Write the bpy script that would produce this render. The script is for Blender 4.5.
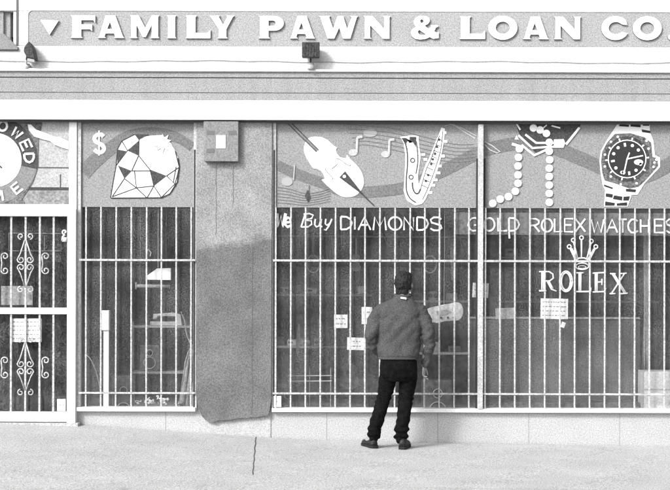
import bpy, bmesh, math, random
from mathutils import Vector, Matrix, noise
R = math.radians
PI = math.pi
random.seed(7)
sc = bpy.context.scene
COL = sc.collection
for o in list(bpy.data.objects): bpy.data.objects.remove(o)

# ---------------------------------------------------------------- camera
D = 14.0            # metres from the camera to the shop glass (plane y = 0)
CZ = 1.5            # eye height above the paving at the glass
HOR = 290.0         # horizon row in the 670 x 490 photograph
cam_d = bpy.data.cameras.new('camera'); cam = bpy.data.objects.new('camera', cam_d)
COL.objects.link(cam); sc.camera = cam
cam_d.sensor_width = 36.0; cam_d.sensor_fit = 'HORIZONTAL'
cam_d.lens = 36.0 * D / 6.70
cam_d.shift_y = (HOR - 245.0) / 670.0
cam_d.clip_start = 0.1; cam_d.clip_end = 2000
ROLL = 0.16
cam.location = (0, -D, CZ)
cam.rotation_euler = (Matrix.Rotation(R(90), 3, 'X') @ Matrix.Rotation(R(ROLL), 3, 'Z')).to_euler()

# ---------------------------------------------------------------- sky and sun (bright overcast, neutral film)
SUN_EL, SUN_AZ = R(32), R(-40)      # azimuth measured from the camera side towards the left
w = bpy.data.worlds.new('World'); sc.world = w; w.use_nodes = True
nt = w.node_tree; nt.nodes.clear()
sky = nt.nodes.new('ShaderNodeTexSky'); sky.sky_type = 'NISHITA'; sky.sun_disc = False
sky.sun_elevation = SUN_EL; sky.sun_rotation = R(180) + R(40)
sky.air_density = 1.0; sky.dust_density = 3.0
bw = nt.nodes.new('ShaderNodeRGBToBW'); bg = nt.nodes.new('ShaderNodeBackground'); wo = nt.nodes.new('ShaderNodeOutputWorld')
bg.inputs['Strength'].default_value = 0.14
nt.links.new(sky.outputs[0], bw.inputs[0]); nt.links.new(bw.outputs[0], bg.inputs['Color']); nt.links.new(bg.outputs[0], wo.inputs['Surface'])
sl = bpy.data.lights.new('sun', 'SUN'); sl.energy = 1.25; sl.angle = R(10); sl.color = (1, 1, 1)
so = bpy.data.objects.new('sun', sl); COL.objects.link(so)
dirv = Vector((math.cos(SUN_EL) * math.sin(-R(40)), -math.cos(SUN_EL) * math.cos(R(40)), math.sin(SUN_EL)))
so.rotation_euler = dirv.to_track_quat('Z', 'Y').to_euler(); so.location = (-6, -8, 9)
vs = sc.view_settings
vs.view_transform = 'Standard'; vs.look = 'None'; vs.gamma = 1; vs.use_curve_mapping = False
vs.exposure = 1.25

# ---------------------------------------------------------------- helpers
def at(px, py, y=0.0):
    """world point that stands at depth y and is seen at photo pixel px, py (camera roll taken out)"""
    s = (D + y) / D
    a = R(ROLL); dx, dy = px - 335.0, py - 245.0
    ux = dx + dy * a; uy = dy - dx * a
    return Vector((ux / 100 * s, y, CZ + (HOR - 245 - uy) / 100 * s))
def lv(px, py, y=0.0):
    """same for level pieces of the building: no roll"""
    s = (D + y) / D
    return Vector(((px - 335) / 100 * s, y, CZ + (HOR - py) / 100 * s))

def mat(name, c, rough=0.8, speck=0.0, sscale=90, mott=0.0, mscale=2.5, bump=0.0, spec=0.3, metal=0.0, streak=0.0):
    m = bpy.data.materials.new(name); m.use_nodes = True
    t = m.node_tree; b = t.nodes['Principled BSDF']
    b.inputs['Roughness'].default_value = rough; b.inputs['Metallic'].default_value = metal
    b.inputs['Specular IOR Level'].default_value = spec
    col = (c, c, c, 1)
    b.inputs['Base Color'].default_value = col
    if speck or mott or bump or streak:
        tc = t.nodes.new('ShaderNodeTexCoord')
        val = None
        def mul(v, fac_from, amt, lo=0.3, hi=0.7):
            mr = t.nodes.new('ShaderNodeMapRange'); mr.inputs['From Min'].default_value = lo; mr.inputs['From Max'].default_value = hi
            mr.inputs['To Min'].default_value = 1 - amt; mr.inputs['To Max'].default_value = 1 + amt
            t.links.new(fac_from, mr.inputs['Value'])
            mm = t.nodes.new('ShaderNodeMath'); mm.operation = 'MULTIPLY'
            if v is None: mm.inputs[0].default_value = c
            else: t.links.new(v, mm.inputs[0])
            t.links.new(mr.outputs[0], mm.inputs[1]); return mm.outputs[0]
        n1 = t.nodes.new('ShaderNodeTexNoise'); n1.inputs['Scale'].default_value = sscale; n1.inputs['Detail'].default_value = 2
        t.links.new(tc.outputs['Object'], n1.inputs['Vector'])
        if speck: val = mul(val, n1.outputs['Fac'], min(.8, speck * 2.6))
        if mott:
            n2 = t.nodes.new('ShaderNodeTexNoise'); n2.inputs['Scale'].default_value = mscale; n2.inputs['Detail'].default_value = 6; n2.inputs['Roughness'].default_value = 0.65
            t.links.new(tc.outputs['Object'], n2.inputs['Vector']); val = mul(val, n2.outputs['Fac'], mott)
        if streak:
            mp = t.nodes.new('ShaderNodeMapping'); mp.inputs['Scale'].default_value = (14, 14, 1.2)
            n3 = t.nodes.new('ShaderNodeTexNoise'); n3.inputs['Scale'].default_value = 1.0; n3.inputs['Detail'].default_value = 4
            t.links.new(tc.outputs['Object'], mp.inputs['Vector']); t.links.new(mp.outputs[0], n3.inputs['Vector']); val = mul(val, n3.outputs['Fac'], streak)
        if val is not None:
            cl = t.nodes.new('ShaderNodeClamp'); cl.inputs['Max'].default_value = 0.85; t.links.new(val, cl.inputs['Value'])
            t.links.new(cl.outputs[0], b.inputs['Base Color'])
            m['val'] = 1
        if bump:
            bp = t.nodes.new('ShaderNodeBump'); bp.inputs['Strength'].default_value = bump; bp.inputs['Distance'].default_value = 0.01
            t.links.new(n1.outputs['Fac'], bp.inputs['Height']); t.links.new(bp.outputs[0], b.inputs['Normal'])
    return m

def finish(bm, name, m, parent=None, smooth=False, bevel=0):
    bmesh.ops.recalc_face_normals(bm, faces=bm.faces)
    me = bpy.data.meshes.new(name); bm.to_mesh(me); bm.free()
    o = bpy.data.objects.new(name, me); COL.objects.link(o)
    for q in (m if isinstance(m, (list, tuple)) else [m]): me.materials.append(q)
    if parent: o.parent = parent
    if smooth:
        for p in me.polygons: p.use_smooth = True
    if bevel:
        bv = o.modifiers.new('bevel', 'BEVEL'); bv.width = bevel; bv.segments = 2; bv.limit_method = 'ANGLE'
    return o
def thing(name, label, cat, loc=(0, 0, 0), group=None):
    # parts are modelled in world metres; the empty sits at the thing's base
    o = bpy.data.objects.new(name, None); COL.objects.link(o); o.empty_display_size = .1
    o['label'] = label; o['category'] = cat
    if group: o['group'] = group
    o['_base'] = list(loc)
    return o
def tag(o, label, cat, group=None):
    o['label'] = label; o['category'] = cat
    if group: o['group'] = group
    return o
def explode(o):
    """one object per connected piece of the mesh, all with the same name"""
    bm = bmesh.new(); bm.from_mesh(o.data); bm.verts.ensure_lookup_table()
    seen, groups = set(), []
    for v in bm.verts:
        if v.index in seen: continue
        st, g = [v], []; seen.add(v.index)
        while st:
            q = st.pop(); g.append(q.index)
            for e in q.link_edges:
                u = e.other_vert(q)
                if u.index not in seen: seen.add(u.index); st.append(u)
        groups.append(set(g))
    bm.free()
    if len(groups) < 2: return [o]
    src = o.data.copy(); out = []
    for i, g in enumerate(groups):
        b = bmesh.new(); b.from_mesh(src)
        bmesh.ops.delete(b, geom=[v for v in b.verts if v.index not in g], context='VERTS')
        if i == 0: b.to_mesh(o.data); out.append(o)
        else:
            me = src.copy(); b.to_mesh(me); me.name = o.data.name; c = o.copy(); c.data = me; COL.objects.link(c); c.parent = o.parent; out.append(c)
        b.free()
    return out
def settle():
    """move every empty to its recorded base, keeping the parts where they are"""
    for o in bpy.data.objects:
        if o.type == 'EMPTY' and '_base' in o.keys():
            b = Vector(o['_base']); del o['_base']
            if b.length > 0:
                o.location = b
                for c in o.children: c.location = c.location - b

def box(bm, a, b, mi=0):
    x0, y0, z0 = (min(a[i], b[i]) for i in range(3)); x1, y1, z1 = (max(a[i], b[i]) for i in range(3))
    v = [bm.verts.new(p) for p in ((x0,y0,z0),(x1,y0,z0),(x1,y1,z0),(x0,y1,z0),(x0,y0,z1),(x1,y0,z1),(x1,y1,z1),(x0,y1,z1))]
    for f in ((0,1,2,3),(4,5,6,7),(0,1,5,4),(1,2,6,5),(2,3,7,6),(3,0,4,7)):
        bm.faces.new([v[i] for i in f]).material_index = mi
def pbox(bm, x0, y0, x1, y1, front, back, mi=0, f=lv):
    """box whose FRONT face covers the photo rectangle and reaches back to y = back"""
    a = f(x0, y0, front); b = f(x1, y1, front)
    box(bm, (a.x, front, a.z), (b.x, back, b.z), mi)
def rectbox(name, x0, y0, x1, y1, front, back, m, parent=None, bevel=0):
    bm = bmesh.new(); pbox(bm, x0, y0, x1, y1, front, back); return finish(bm, name, m, parent, bevel=bevel)
def plate(bm, pts, y, th=0.003, mi=0, f=at):
    """flat shape (paint film, card) given in photo pixels at depth y, th thick"""
    P = [f(p[0], p[1], y) for p in pts]
    A = [bm.verts.new(p) for p in P]; B = [bm.verts.new(p + Vector((0, th, 0))) for p in P]
    fs = [bm.faces.new(A), bm.faces.new(B)]
    for q in fs: q.normal_update()
    n = len(A)
    for i in range(n): fs.append(bm.faces.new((A[i], A[(i+1) % n], B[(i+1) % n], B[i])))
    for q in fs: q.material_index = mi
    bmesh.ops.triangulate(bm, faces=fs[:2])
def tube(bm, pts, r, seg=6, flat=1.0, mi=0, cap=True, radii=None):
    """tube along 3-D points; flat<1 squashes it in y"""
    pts = [Vector(p) for p in pts]
    rings = []
    n = len(pts)
    for i, p in enumerate(pts):
        d = (pts[min(i+1, n-1)] - pts[max(i-1, 0)])
        if d.length < 1e-7: d = Vector((0, 0, 1))
        d.normalize()
        ref = Vector((0, 1, 0)) if abs(d.y) < 0.9 else Vector((1, 0, 0))
        s = d.cross(ref).normalized(); u = s.cross(d).normalized()
        rr = radii[i] if radii else r
        ring = []
        for k in range(seg):
            a = 2 * PI * k / seg + 0.3
            ring.append(bm.verts.new(p + s * math.cos(a) * rr + u * math.sin(a) * rr * flat))
        rings.append(ring)
    for i in range(n-1):
        for k in range(seg):
            bm.faces.new((rings[i][k], rings[i][(k+1) % seg], rings[i+1][(k+1) % seg], rings[i+1][k])).material_index = mi
    if cap:
        bm.faces.new(rings[0]).material_index = mi; bm.faces.new(rings[-1]).material_index = mi
def stroke(bm, pts, y, r, flat=0.3, mi=0, f=at):
    tube(bm, [f(p[0], p[1], y) for p in pts], r, 6, flat, mi)
def arc(cx, cy, rx, ry, a0, a1, n=10):
    return [(cx + rx * math.cos(R(a0 + (a1 - a0) * i / n)), cy + ry * math.sin(R(a0 + (a1 - a0) * i / n))) for i in range(n + 1)]
def disc(cx, cy, r, n=20): return arc(cx, cy, r, r, 0, 360 * (n-1) / n, n-1)
def blob(bm, c, rx, ry, rz, u=16, v=10, rot=None, mi=0):
    g = bmesh.ops.create_uvsphere(bm, u_segments=u, v_segments=v, radius=1.0)
    for q in g['verts']:
        p = Vector((q.co.x * rx, q.co.y * ry, q.co.z * rz))
        if rot: p = rot @ p
        q.co = p + Vector(c)
def spline(P, n=6):
    out = []
    P = [Vector(p) for p in P]
    for i in range(len(P) - 1):
        p0, p1, p2, p3 = P[max(i-1, 0)], P[i], P[i+1], P[min(i+2, len(P)-1)]
        for k in range(n):
            t = k / n
            out.append(0.5 * ((2*p1) + (p2-p0)*t + (2*p0-5*p1+4*p2-p3)*t*t + (3*p1-p0-3*p2+p3)*t*t*t))
    out.append(P[-1]); return out
def sp2(P, n=6): return [(p.x, p.y) for p in spline([(a, b, 0) for a, b in P], n)]

# ---------------------------------------------------------------- materials
M = {}
M['white_wall'] = mat('white_wall_paint', 0.60, .9, .05, 60, .10, 1.5, .15, streak=.10)
M['white_trim'] = mat('white_trim_paint', 0.78, .6, .04, 70, .04, 2)
M['band'] = mat('grey_band_metal', 0.27, .75, .14, 90, .06, 1.5, .1, streak=.06)
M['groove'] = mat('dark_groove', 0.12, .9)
M['sign'] = mat('sign_panel_paint', 0.31, .85, .13, 80, .07, 1.5, .1)
M['letter'] = mat('sign_letter_paint', 0.80, .6)
M['letter_shade_side'] = mat('sign_letter_shaded_return', 0.10, .7)  # letter sides coloured dark to deepen the shadow edge of the letters
M['fascia'] = mat('canopy_fascia_paint', 0.66, .55, .03, 60, .08, 2, streak=.08)
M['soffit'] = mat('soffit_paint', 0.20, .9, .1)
M['knee'] = mat('knee_wall_stucco', 0.40, .9, .10, 85, .08, 1.6, .2)
M['side'] = mat('side_stucco', 0.40, .95, .1, 60, .1, 1.5, .3)
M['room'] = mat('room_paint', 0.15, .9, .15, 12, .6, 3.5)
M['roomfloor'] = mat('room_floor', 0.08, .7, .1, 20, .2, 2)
M['concrete'] = mat('sidewalk_concrete', 0.41, .95, .20, 85, .11, 1.8, .3)
M['road'] = mat('road_asphalt', 0.06, .95, .3, 60, .15, .6, .4)
M['kerb'] = mat('kerb_concrete', 0.35, .9, .15, 60, .1, 2, .3)
M['bar'] = mat('white_bar_paint', 0.42, .5, .14, 60, .38, 14)
M['frame'] = mat('window_frame_metal', 0.42, .6, .12, 70, .08, 4)
M['doorwhite'] = mat('white_door_paint', 0.72, .5, .04, 60, .05, 6)
M['gap'] = mat('dark_gasket', 0.03, .9)
M['dark'] = mat('dark_metal', 0.035, .6, .3, 70)
M['film'] = mat('painted_glass_ground', 0.235, .6, .13, 75, .05, 4, streak=.03)
M['wave'] = mat('painted_wave', 0.14, .6, .15, 75, .05, 5)
M['pwhite'] = mat('white_window_paint', 0.78, .5, .02, 60)
M['ppale'] = mat('pale_window_paint', 0.42, .6, .06, 60)
M['pline'] = mat('dark_paint_line', 0.022, .6)
M['pdark'] = mat('dark_grey_paint', 0.045, .6, .2, 70)
M['pmid'] = mat('mid_grey_paint', 0.19, .6, .1, 70)
M['pthin'] = mat('thin_staff_paint', 0.17, .6)
M['word'] = mat('white_lettering_paint', 0.66, .5, .1, 60)
M['paper'] = mat('paper', 0.72, .9, .08, 50, .06, 12)
M['print'] = mat('print_ink', 0.26, .9)
M['neon'] = mat('pale_glass_tube', 0.75, .3)
M['boxm'] = mat('electric_box_paint', 0.20, .6, .12, 80, .1, 6)
M['wood'] = mat('dark_wood', 0.075, .5, .2, 20, .4, 5, spec=.5)
M['pale'] = mat('pale_plastic', 0.45, .6, .08, 40, .1, 5)
M['mid'] = mat('grey_cloth', 0.26, .9, .12, 50, .1, 5)
M['panel'] = mat('display_panel', 0.085, .9, .12, 60, .3, 3)
M['jacket'] = mat('grey_jacket_cloth', 0.058, .95, .2, 120, .2, 7, .3)
M['trouser'] = mat('black_trouser_cloth', 0.006, .95, .5, 130, .5, 18, .3, spec=.06)
M['skin'] = mat('skin', 0.27, .6, .05, 80)
M['hair'] = mat('dark_hair', 0.012, .7, .6, 90, .4, 30, .5)
M['shoe'] = mat('dark_leather', 0.014, .6, .4, 60, .3, 20)
M['sole'] = mat('shoe_sole', 0.012, .8)
M['eye'] = mat('eye_white', 0.7, .3)
M['lens'] = mat('lamp_glass', 0.35, .2)

# pier stucco: light above, dark dado with ragged top edge (a painted mark with its own shape)
def pier_mat():
    m = bpy.data.materials.new('pier_two_tone_stucco'); m.use_nodes = True
    t = m.node_tree; b = t.nodes['Principled BSDF']; b.inputs['Roughness'].default_value = .95; b.inputs['Specular IOR Level'].default_value = .2
    tc = t.nodes.new('ShaderNodeTexCoord'); sx = t.nodes.new('ShaderNodeSeparateXYZ'); t.links.new(tc.outputs['Object'], sx.inputs[0])
    n = t.nodes.new('ShaderNodeTexNoise'); n.inputs['Scale'].default_value = 9; n.inputs['Detail'].default_value = 5
    t.links.new(tc.outputs['Object'], n.inputs['Vector'])
    a = t.nodes.new('ShaderNodeMath'); a.operation = 'MULTIPLY_ADD'; a.inputs[1].default_value = 0.22
    t.links.new(n.outputs['Fac'], a.inputs[0]); t.links.new(sx.outputs['Z'], a.inputs[2])
    # edge rises slightly to the right
    sl = t.nodes.new('ShaderNodeMath'); sl.operation = 'MULTIPLY_ADD'; sl.inputs[1].default_value = -0.12
    t.links.new(sx.outputs['X'], sl.inputs[0]); t.links.new(a.outputs[0], sl.inputs[2])
    zt = lv(235, 243, -.06).z + .11 + .12 * 1.0
    mr = t.nodes.new('ShaderNodeMapRange'); mr.inputs['From Min'].default_value = zt - .05; mr.inputs['From Max'].default_value = zt + .04
    mr.inputs['To Min'].default_value = .132; mr.inputs['To Max'].default_value = .24
    t.links.new(sl.outputs[0], mr.inputs['Value'])
    n2 = t.nodes.new('ShaderNodeTexNoise'); n2.inputs['Scale'].default_value = 80; n2.inputs['Detail'].default_value = 2
    t.links.new(tc.outputs['Object'], n2.inputs['Vector'])
    m2 = t.nodes.new('ShaderNodeMapRange'); m2.inputs['From Min'].default_value = .3; m2.inputs['From Max'].default_value = .7
    m2.inputs['To Min'].default_value = .62; m2.inputs['To Max'].default_value = 1.38; t.links.new(n2.outputs['Fac'], m2.inputs['Value'])
    n4 = t.nodes.new('ShaderNodeTexNoise'); n4.inputs['Scale'].default_value = 3; n4.inputs['Detail'].default_value = 7; t.links.new(tc.outputs['Object'], n4.inputs['Vector'])
    m4 = t.nodes.new('ShaderNodeMapRange'); m4.inputs['From Min'].default_value = .3; m4.inputs['From Max'].default_value = .7
    m4.inputs['To Min'].default_value = .78; m4.inputs['To Max'].default_value = 1.22; t.links.new(n4.outputs['Fac'], m4.inputs['Value'])
    k = t.nodes.new('ShaderNodeMath'); k.operation = 'MULTIPLY'; t.links.new(mr.outputs[0], k.inputs[0]); t.links.new(m2.outputs[0], k.inputs[1])
    k2 = t.nodes.new('ShaderNodeMath'); k2.operation = 'MULTIPLY'; t.links.new(k.outputs[0], k2.inputs[0]); t.links.new(m4.outputs[0], k2.inputs[1])
    t.links.new(k2.outputs[0], b.inputs['Base Color'])
    bp = t.nodes.new('ShaderNodeBump'); bp.inputs['Strength'].default_value = .35; bp.inputs['Distance'].default_value = .01
    t.links.new(n2.outputs['Fac'], bp.inputs['Height']); t.links.new(bp.outputs[0], b.inputs['Normal'])
    return m
M['pier'] = pier_mat()

def glass_mat():
    """dusty shop glass: Fresnel reflection over clear, with a film of uneven dust"""
    m = bpy.data.materials.new('dusty_shop_glass'); m.use_nodes = True
    t = m.node_tree; t.nodes.clear(); out = t.nodes.new('ShaderNodeOutputMaterial')
    tr = t.nodes.new('ShaderNodeBsdfTransparent'); tr.inputs[0].default_value = (.97, .97, .97, 1)
    gl = t.nodes.new('ShaderNodeBsdfGlossy'); gl.inputs['Roughness'].default_value = .03; gl.inputs[0].default_value = (1, 1, 1, 1)
    di = t.nodes.new('ShaderNodeBsdfDiffuse'); di.inputs[0].default_value = (.5, .5, .5, 1)
    # reflectance of a single sheet, the same from both sides (Schlick)
    ge = t.nodes.new('ShaderNodeNewGeometry'); dp = t.nodes.new('ShaderNodeVectorMath'); dp.operation = 'DOT_PRODUCT'
    t.links.new(ge.outputs['Normal'], dp.inputs[0]); t.links.new(ge.outputs['Incoming'], dp.inputs[1])
    ab = t.nodes.new('ShaderNodeMath'); ab.operation = 'ABSOLUTE'; t.links.new(dp.outputs['Value'], ab.inputs[0])
    om = t.nodes.new('ShaderNodeMath'); om.operation = 'SUBTRACT'; om.inputs[0].default_value = 1; t.links.new(ab.outputs[0], om.inputs[1])
    pw = t.nodes.new('ShaderNodeMath'); pw.operation = 'POWER'; pw.inputs[1].default_value = 5; t.links.new(om.outputs[0], pw.inputs[0])
    fr = t.nodes.new('ShaderNodeMath'); fr.operation = 'MULTIPLY_ADD'; fr.inputs[1].default_value = .92; fr.inputs[2].default_value = .08; t.links.new(pw.outputs[0], fr.inputs[0])
    tc = t.nodes.new('ShaderNodeTexCoord')
    n = t.nodes.new('ShaderNodeTexNoise'); n.inputs['Scale'].default_value = 85; n.inputs['Detail'].default_value = 3; t.links.new(tc.outputs['Object'], n.inputs['Vector'])
    n2 = t.nodes.new('ShaderNodeTexNoise'); n2.inputs['Scale'].default_value = 2.2; n2.inputs['Detail'].default_value = 5; t.links.new(tc.outputs['Object'], n2.inputs['Vector'])
    a = t.nodes.new('ShaderNodeMapRange'); a.inputs['From Min'].default_value = .38; a.inputs['From Max'].default_value = .66
    a.inputs['To Min'].default_value = .035; a.inputs['To Max'].default_value = .17; t.links.new(n.outputs['Fac'], a.inputs['Value'])
    b = t.nodes.new('ShaderNodeMapRange'); b.inputs['From Min'].default_value = .3; b.inputs['From Max'].default_value = .7
    b.inputs['To Min'].default_value = .35; b.inputs['To Max'].default_value = 1.7; t.links.new(n2.outputs['Fac'], b.inputs['Value'])
    k = t.nodes.new('ShaderNodeMath'); k.operation = 'MULTIPLY'; t.links.new(a.outputs[0], k.inputs[0]); t.links.new(b.outputs[0], k.inputs[1])
    m1 = t.nodes.new('ShaderNodeMixShader'); t.links.new(k.outputs[0], m1.inputs[0]); t.links.new(tr.outputs[0], m1.inputs[1]); t.links.new(di.outputs[0], m1.inputs[2])
    m2 = t.nodes.new('ShaderNodeMixShader'); t.links.new(fr.outputs[0], m2.inputs[0]); t.links.new(m1.outputs[0], m2.inputs[1]); t.links.new(gl.outputs[0], m2.inputs[2])
    t.links.new(m2.outputs[0], out.inputs[0]); return m
M['glass'] = glass_mat()
def film_mat():
    m = bpy.data.materials.new('thin_whitewash'); m.use_nodes = True
    t = m.node_tree; t.nodes.clear(); out = t.nodes.new('ShaderNodeOutputMaterial')
    tr = t.nodes.new('ShaderNodeBsdfTransparent'); di = t.nodes.new('ShaderNodeBsdfDiffuse'); di.inputs[0].default_value = (.25, .25, .25, 1)
    tc = t.nodes.new('ShaderNodeTexCoord'); n = t.nodes.new('ShaderNodeTexNoise'); n.inputs['Scale'].default_value = 25; n.inputs['Detail'].default_value = 4
    t.links.new(tc.outputs['Object'], n.inputs['Vector'])
    a = t.nodes.new('ShaderNodeMapRange'); a.inputs['From Min'].default_value = .3; a.inputs['From Max'].default_value = .7
    a.inputs['To Min'].default_value = .12; a.inputs['To Max'].default_value = .5; t.links.new(n.outputs['Fac'], a.inputs['Value'])
    m1 = t.nodes.new('ShaderNodeMixShader'); t.links.new(a.outputs[0], m1.inputs[0]); t.links.new(tr.outputs[0], m1.inputs[1]); t.links.new(di.outputs[0], m1.inputs[2])
    t.links.new(m1.outputs[0], out.inputs[0]); return m
M['wash'] = film_mat()

# ---------------------------------------------------------------- ground
def interp(x, T):
    if x <= T[0][0]: return T[0][1]
    for (a, b), (c, d) in zip(T, T[1:]):
        if x <= c:
            u = (x - a) / (c - a); u = u * u * (3 - 2 * u) if False else u
            return b + (d - b) * u
    return T[-1][1]
BASE = [(-400, 422), (0, 423), (60, 424.5), (110, 427), (180, 432), (260, 437), (320, 439.8), (400, 441.5), (670, 446), (1200, 450)]
def ground_z(X, Y):
    py = interp(335 + X * 100, BASE)
    z = CZ + (HOR - py + (335 - 335) ) / 100
    return z * (1 if Y > -1 else max(0.25, 1 - (-Y - 1) * .10)) + 0.012 * Y
def sheet(name, xs, ys, zf, m):
    bm = bmesh.new(); g = [[bm.verts.new((x, y, zf(x, y))) for x in xs] for y in ys]
    for j in range(len(ys) - 1):
        for i in range(len(xs) - 1): bm.faces.new((g[j][i], g[j][i+1], g[j+1][i+1], g[j+1][i]))
    o = finish(bm, name, m, smooth=True); o['kind'] = 'structure'; return o
xs = [-60, -30, -15] + [-8 + .2 * i for i in range(81)] + [15, 30, 60]
KY = -5.2
sheet('sidewalk', xs, [-.02 - .25 * i * 1.0 for i in range(20)] + [KY], ground_z, M['concrete'])
sheet('kerb', xs, [KY, KY - .15], lambda x, y: ground_z(x, KY) + .001, M['kerb'])
bm = bmesh.new()
for i in range(len(xs) - 1):
    a, b = xs[i], xs[i+1]
    v = [bm.verts.new(p) for p in ((a, KY - .15, ground_z(a, KY) + .001), (b, KY - .15, ground_z(b, KY) + .001), (b, KY - .17, -.5), (a, KY - .17, -.5))]
    bm.faces.new(v)
o = finish(bm, 'kerb_face', M['kerb']); o['kind'] = 'structure'
sheet('road', [-900, -60] + xs[1:-1] + [60, 900], [KY - .1, -20, -60, -900], lambda x, y: min(-.17, ground_z(max(-8, min(8, x)), KY) - .13), M['road'])
sheet('ground', [-900, -300, 300, 900], [900, 200, 0, -200, -900], lambda x, y: -.62, M['kerb'])
# paving joints cut in the concrete (thin dark grooves) and the crack
bm = bmesh.new()
def groove(P, r, bm=bm):
    pts = []
    for (a, b) in zip(P, P[1:]):
        n = max(1, int((Vector(b) - Vector(a)).length / .1))
        for k in range(n): pts.append(Vector(a).lerp(Vector(b), k / n))
    pts.append(Vector(P[-1]))
    for i, p in enumerate(pts): pts[i] = Vector((p.x, p.y, ground_z(p.x, p.y) + .001))
    for a, b in zip(pts, pts[1:]):
        d = (b - a).normalized(); s = Vector((-d.y, d.x, 0)) * r
        f = [bm.verts.new(q + Vector((0, 0, .0015))) for q in (a - s, b - s, b + s, a + s)]
        bm.faces.new(f)
M['joint'] = mat('paving_joint', 0.27, .95, .15, 60, .35, 3)
M['crack'] = mat('paving_crack', 0.07, .95)
groove([(.1, -3.03, 0), (2.4, -3.01, 0)], .003)
o = finish(bm, 'paving_joints', M['joint']); o['kind'] = 'structure'
bm = bmesh.new()
def gpix(px, py):   # point on the paving seen at a pixel
    Y = -.1
    for _ in range(30):
        p = at(px, py, Y); gz = ground_z(p.x, Y)
        # ray from the camera through p
        c = Vector((0, -D, CZ)); t = (gz - CZ) / (p.z - CZ); q = c + (p - c) * t; Y = q.y
    return (q.x, q.y, q.z)
groove([gpix(*p) for p in ((256, 437), (255.2, 441), (255.6, 444), (254.4, 448), (254.9, 452))], .005, bm)
groove([gpix(*p) for p in ((254.9, 452), (253.8, 456), (254.2, 460), (253.2, 464), (253.5, 468), (252.6, 471), (252.9, 475))], .0042, bm)
o = finish(bm, 'crack_in_paving', M['crack']); o['kind'] = 'structure'

# ---------------------------------------------------------------- the shop building
B = thing('shop_building', 'white painted single storey pawn shop with grey sign band and painted display windows', 'shop building', (0, 0, 0))
XL, XR = -230, 900
Z0 = -.35
def zrow(py, y=0): return lv(0, py, y).z
def xcol(px, y=0): return lv(px, 0, y).x
# upper wall (above the canopy) with the raised white frame round the sign panel
bm = bmesh.new()
FY = -.07
pbox(bm, XL, -55, XR, 11.6, FY, .25)                  # parapet above the sign
pbox(bm, XL, 46.4, XR, 69, FY, .25)                     # below the sign
pbox(bm, 17.6, 11.6, 27.6, 46.4, FY, .25)             # left end of the frame
pbox(bm, 690, 11.6, XR, 46.4, FY, .25)
finish(bm, 'parapet_wall', M['white_wall'], B, bevel=.006)
rectbox('coping', XL, -60, XR, -55.2, FY - .05, .3, M['white_trim'], B, bevel=.01)
# rounded lower and upper left corners of the sign recess
bm = bmesh.new()
for (cx, cy, sx, sy) in ((27.6, 11.6, 1, 1), (27.6, 46.4, 1, -1)):
    r = 4
    pts = [(cx, cy), (cx + r * sx, cy)] + [(cx + r * sx - r * sx * math.sin(R(a)), cy + r * sy - r * sy * math.cos(R(a))) for a in (15, 30, 45, 60, 75)] + [(cx, cy + r * sy)]
    plate(bm, pts, FY + .001, .04, f=lv)
explode(finish(bm, 'corner_fillet', M['white_wall'], B))
rectbox('ledge', XL, 69.05, XR, 71.6, FY - .05, .2, M['white_trim'], B, bevel=.006)
# grey metal band with two grooves
bm = bmesh.new()
BY = -.09
pbox(bm, XL, 71.6, XR, 77.6, BY, .2); pbox(bm, XL, 78.7, XR, 92.8, BY, .2); pbox(bm, XL, 93.5, XR, 100.4, BY, .2)
finish(bm, 'metal_band', M['band'], B, bevel=.002)
bm = bmesh.new(); pbox(bm, XL, 77.5, XR, 78.8, BY + .012, .19); pbox(bm, XL, 92.7, XR, 93.6, BY + .006, .19)
finish(bm, 'band_groove', M['groove'], B)
# vertical lap joints in the band
# canopy: white roll housing, dark soffit behind its lower edge
CY = -.15
bm = bmesh.new(); a = lv(0, 100.4, CY); b = lv(0, 120.2, CY)
box(bm, (xcol(XL), CY, b.z), (xcol(XR), CY + .03, a.z))
box(bm, (xcol(XL), CY + .03, a.z - .03), (xcol(XR), BY - .003, a.z))
finish(bm, 'canopy_fascia', M['fascia'], B, bevel=.008)
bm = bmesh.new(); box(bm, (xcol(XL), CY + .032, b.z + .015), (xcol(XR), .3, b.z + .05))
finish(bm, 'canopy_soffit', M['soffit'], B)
rectbox('painted_shade_strip', XL, 118.5, XR, 122.6, -.075, -.052, M['groove'], B)  # dark strip paints in the band of shade under the canopy
# niche at the left end of the sign: deep reveal, sloped sill
bm = bmesh.new()
pbox(bm, -60, 11.6, 2.6, 50.5, FY + .03, .25)
pbox(bm, 3.2, 11.6, 9.4, 46.4, FY + .06, .25)
finish(bm, 'reveal_panel', M['band'], B)
bm = bmesh.new(); pbox(bm, 9.6, 11.6, 12.6, 38, FY + .10, .25); pbox(bm, 15.4, -10, 17.4, 46, FY - .006, FY + .05); pbox(bm, -60, 50.2, 17.4, 51.3, FY - .02, FY + .02)
finish(bm, 'reveal_dark_strip', M['groove'], B)  # narrow dark strips between the reveal parts
bm = bmesh.new(); pbox(bm, 12.7, 11.6, 15.3, 46.3, FY + .02, .25); finish(bm, 'reveal_trim', M['white_trim'], B)
bm = bmesh.new(); plate(bm, [(-60, 50.2), (-60, 35), (3, 34.5), (16.8, 47.5), (16.8, 50.2)], FY - .03, .06, f=lv); finish(bm, 'sloped_sill', M['boxm'], B)
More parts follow.
